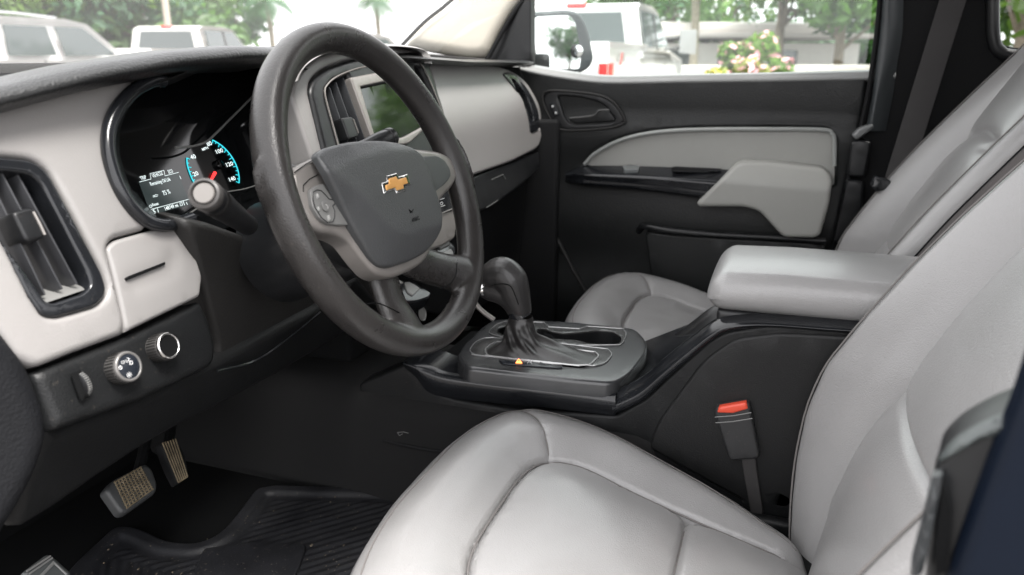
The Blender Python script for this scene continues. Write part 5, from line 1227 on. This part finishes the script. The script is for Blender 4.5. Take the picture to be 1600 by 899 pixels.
T = [ # column, distance, height, radius, material, label
 (-40, 27, 6.2, 3.2, 0, 'bright green bushy tree at the far left edge behind the white suv'),
 (60, 29, 6.0, 3.3, 3, 'yellow green tree rising above the roof of the side-on white suv'),
 (150, 27, 6.4, 3.2, 0, 'leafy green tree above the hood of the side-on white suv'),
 (222, 27, 5.0, 2.6, 4, 'blue green tree between the white suv and the small looking pickup'),
 (300, 31, 5.6, 2.8, 1, 'mid green tree above the cab of the small looking pickup'),
 (375, 37, 5.0, 2.0, 4, 'thin pale tree against the sky left of the steering wheel top'),
 (1045, 24, 5.6, 2.5, 1, 'green tree over the roof of the white pickup with towing mirrors'),
 (1125, 30, 6.4, 3.0, 0, 'bright green tree above the low white building'),
 (1215, 21, 6.0, 3.0, 2, 'dark green tree behind the pink flowering shrub'),
 (1310, 20, 5.6, 2.6, 1, 'dense green tree at the rear edge of the passenger window'),
 (1395, 22, 6.0, 3.0, 2, 'dark tree hidden mostly behind the rear door pillar'),
 (1590, 15, 5.2, 3.2, 1, 'green tree seen through the small rear quarter window'),
 (1760, 16, 5.6, 3.2, 0, 'tree further back beside the small rear quarter window')]
for i, (u, d, H, R_, k_, lab) in enumerate(T):
    x, y = gpos(u, d); tree(lab, x, y, H, R_, LF[k_], n=int(2600+500*(u > 1000)), seed=i+1, size=.17)
for i, (x, y, H, k_) in enumerate([(6.0, -52, 4.6, 2), (10.6, -55, 4.0, 1), (1.5, -60, 4.8, 1), (16.0, -58, 5.2, 2)]):
    tree(['small round tree standing far behind the truck, seen only in the side mirror', 'bushy tree far behind the truck, reflected beside the spot mirror', 'distant tree behind the truck on the driver side', 'tall distant tree behind the truck on the passenger side'][i], x, y, H, 1.7, LF[k_], n=1500, seed=40+i)
# hedge mass far behind closes the horizon
def hedge(u0, u1, d, h, lm, n, label, seed, name='hedge'):
    r = random.Random(seed); cens = []
    for i in range(26):
        u = u0+(u1-u0)*i/25; x, y = gpos(u, d+r.uniform(-1, 1)); cens.append(((x, y, h*.5*r.uniform(.6, 1.2)), h*.55*r.uniform(.8, 1.2)))
    V, F = leafcloud(cens, n, .20, r); o = mobj(name, V, F, lm, None, smooth=False); tag(o, label, 'hedge', kind='stuff'); return o
hedge(-100, 330, 27, 2.9, LF[1], 9000, 'long green hedge line behind the parked vehicles on the left', 3)
hedge(950, 1480, 33, 3.0, LF[2], 7000, 'green hedge line behind the low white building', 5)
# palms
def palm(label, x, y, H, seed, L=1.7, n=15):
    r = random.Random(seed); t = thing('palm_tree', label, 'palm tree', (x, y, 0), 'palms around the parking lot')
    V, F = tube_data(cr([(x, y, 0), (x+.1, y, H*.5), (x+.05, y+.05, H)], 5), [.12, .09, .10], 8); mobj('trunk', V, F, mat('palm_bark', (.36, .31, .24), .9, mott=.3, mscale=14), t)
    V, F = [], []
    for i in range(n):
        a = 6.283*i/n+r.uniform(-.2, .2); e = r.uniform(.1, 1.1); d = Vector((math.cos(a), math.sin(a), 0)); pts = []
        for k_ in range(9):
            s = k_/8; pts.append(Vector((x, y, H))+d*L*s*(.9)+Vector((0, 0, L*(e*s-(.9+e*.4)*s*s))))
        for k_ in range(1, 9):
            tg = (pts[k_]-pts[k_-1]).normalized(); sd_ = tg.cross(Vector((0, 0, 1))).normalized()
            for q in range(2):
                p = pts[k_-1].lerp(pts[k_], q/2); l = .42*L*math.sin(math.pi*min(.97, (k_-1+q/2)/8+.12))
                for sg in (-1, 1):
                    tip = p+sd_*sg*l*.8+tg*l*.45+Vector((0, 0, -.22*l)); b = len(V)
                    V += [p, p+tg*.07, tip]; F.append((b, b+1, b+2))
    mobj('fronds', V, F, LF[4], t, smooth=False)
for u, d, H, s, lab in [(425, 30, 3.1, 1, 'palm tree against the bright sky left of the steering wheel rim'), (592, 32, 3.3, 2, 'small palm tree above the distant pale suv'), (1083, 19, 3.1, 3, 'palm tree with pale trunk behind the mirror of the white pickup')]:
    x, y = gpos(u, d); palm(lab, x, y, H, s, L=1.6 if u > 1000 else 1.3)
# flowering shrubs
def shrub(label, u, d, H, R_, lm, fm_, seed, nf=500):
    x, y = gpos(u, d); r = random.Random(seed); t = thing('flowering_shrub', label, 'shrub', (x, y, 0), 'flowering shrubs by the building')
    cens = [((x+r.uniform(-R_, R_)*.7, y+r.uniform(-R_, R_)*.7, H*r.uniform(.25, .85)), R_*r.uniform(.3, .5)) for _ in range(9)]
    V, F = [], []
    for c, _ in cens: V, F = join((V, F), tube_data([(x, y, 0), c], [.03, .01], 5))
    mobj('stems', V, F, BARK, t); V, F = leafcloud(cens, 1500, .07, r); mobj('leaves', V, F, lm, t, smooth=False)
    V, F = leafcloud([(c, q*1.1) for c, q in cens], nf, .075, r); mobj('blossoms', V, F, fm_, t, smooth=False)
shrub('tall pink flowering shrub in front of the low white building', 1182, 13.0, 2.05, .55, LF[0], PINK, 2, 230)
shrub('low shrub with pink blossoms right of the pickup mirror', 1150, 12, 1.30, .5, LF[3], PINK, 3, 450)
shrub('yellow leaved shrub just right of the white pickup', 1118, 11.5, 1.22, .4, LF[3], YEL, 4, 700)
shrub('small yellow and pink shrub near the lower right of the window', 1215, 13, 1.25, .5, LF[0], PINK, 6, 250)
# low building
bl = thing('low_building', 'low white building with pale roof behind the shrubs', 'building', tuple(gpos(1130, 24))+(0,))
x, y = gpos(1125, 24); h = math.radians(-62)
Mr = np.array([[math.cos(h), -math.sin(h), 0], [math.sin(h), math.cos(h), 0], [0, 0, 1.]])
box('wall', (x, y, .80), (6.2, 4, 1.6), mat('white_wall', (.72, .68, .65), .8, mott=.05), bl, M=Mr, bev=.02)
V, F = box_data((x, y, 1.78), (6.9, 4.8, .12), Mr, .02); V2, F2 = box_data((x, y, 1.98), (5.4, 3.0, .34), Mr, .14, 2)
V, F = join((V, F), (V2, F2)); mobj('roof', V, F, mat('pale_roof', (.70, .64, .62), .7), bl)
for s_ in (-1.9, -.5, .9):
    c = np.array([x, y, 1.12])+Mr.dot(np.array([s_, -2.02, 0])); c2 = np.array([x, y, 1.12])+Mr.dot(np.array([s_, 2.02, 0]))
    for cc in (c, c2): box('window', cc, (.8, .06, .6), CGL, bl, M=Mr, bev=.005)
# raised bright verge / concrete wall by the shrubs
x, y = gpos(1290, 17); 
w = box('low_wall', (x, y, .55), (9, .25, 1.1), mat('pale_concrete', (.62, .57, .53), .85, mott=.1), None, M=Mr, bev=.02); tag(w, 'long low pale concrete wall right of the flowering shrubs', 'wall')
# lamp pole
x, y = gpos(268, 24); p = tube('utility_pole', [(x, y, 0), (x, y, 6)], .09, mat('pole_wood', (.42, .36, .30), .9), None, seg=8, n=1); tag(p, 'pale utility pole between the trees behind the small looking pickup', 'pole')
# ================================================================== LIGHT, SKY, CAMERA
w = bpy.data.worlds.new('World'); scene.world = w; w.use_nodes = True
nt = w.node_tree; bg = nt.nodes['Background']; sky = nt.nodes.new('ShaderNodeTexSky'); sky.sky_type = 'NISHITA'
EL, AZ_ = math.radians(66), math.radians(SUN_AZ)
sky.sun_disc = False; sky.sun_elevation = EL; sky.sun_rotation = AZ_; sky.dust_density = 4; sky.air_density = 1.0; sky.ozone_density = .6
hs = nt.nodes.new('ShaderNodeHueSaturation'); hs.inputs['Saturation'].default_value = .3
nt.links.new(sky.outputs[0], hs.inputs['Color']); 
# thin bright cloud cover
tcw = nt.nodes.new('ShaderNodeTexCoord'); nzw = nt.nodes.new('ShaderNodeTexNoise'); nzw.inputs['Scale'].default_value = 2.2; nzw.inputs['Detail'].default_value = 5
nt.links.new(tcw.outputs['Generated'], nzw.inputs['Vector'])
mrw = nt.nodes.new('ShaderNodeMapRange'); mrw.inputs[1].default_value = .3; mrw.inputs[2].default_value = .6; mrw.inputs[3].default_value = .55; mrw.inputs[4].default_value = .92
nt.links.new(nzw.outputs['Fac'], mrw.inputs[0])
mxw = nt.nodes.new('ShaderNodeMix'); mxw.data_type = 'RGBA'; mxw.inputs[7].default_value = (7.3, 7.2, 7.3, 1)
nt.links.new(mrw.outputs[0], mxw.inputs[0]); nt.links.new(hs.outputs[0], mxw.inputs[6]); nt.links.new(mxw.outputs[2], bg.inputs[0]); bg.inputs[1].default_value = SKYS
sd = bpy.data.lights.new('sun', 'SUN'); sd.energy = SUNS; sd.angle = math.radians(25); sd.color = (1, .96, .92)
so = bpy.data.objects.new('sun', sd); COL.objects.link(so)
# sky texture: rotation measured from +Y towards +X
dv = Vector((math.sin(AZ_)*math.cos(EL), math.cos(AZ_)*math.cos(EL), math.sin(EL)))
so.rotation_euler = dv.to_track_quat('Z', 'Y').to_euler(); so.location = dv*30
cd = bpy.data.cameras.new('camera'); cam = bpy.data.objects.new('camera', cd); COL.objects.link(cam)
cd.sensor_width = 36; cd.sensor_fit = 'HORIZONTAL'; cd.lens = FPX*36/1600; cd.clip_start = .02; cd.clip_end = 600
Mx = Matrix(((RV[0], UV[0], -FV[0]), (RV[1], UV[1], -FV[1]), (RV[2], UV[2], -FV[2]))).to_4x4(); Mx.translation = Vector(CAM)
cam.matrix_world = Mx; scene.camera = cam
cd.dof.use_dof = True; cd.dof.focus_distance = .95; cd.dof.aperture_fstop = 5.6
scene.view_settings.view_transform = 'Standard'; scene.view_settings.look = 'None'; scene.view_settings.exposure = EXPO; scene.view_settings.gamma = 1
scene.render.engine = 'CYCLES'; scene.cycles.use_denoising = True; scene.cycles.max_bounces = 8; scene.cycles.diffuse_bounces = 5; scene.cycles.transparent_max_bounces = 12
scene.cycles.caustics_reflective = False; scene.cycles.caustics_refractive = False; scene.cycles.sample_clamp_indirect = 4
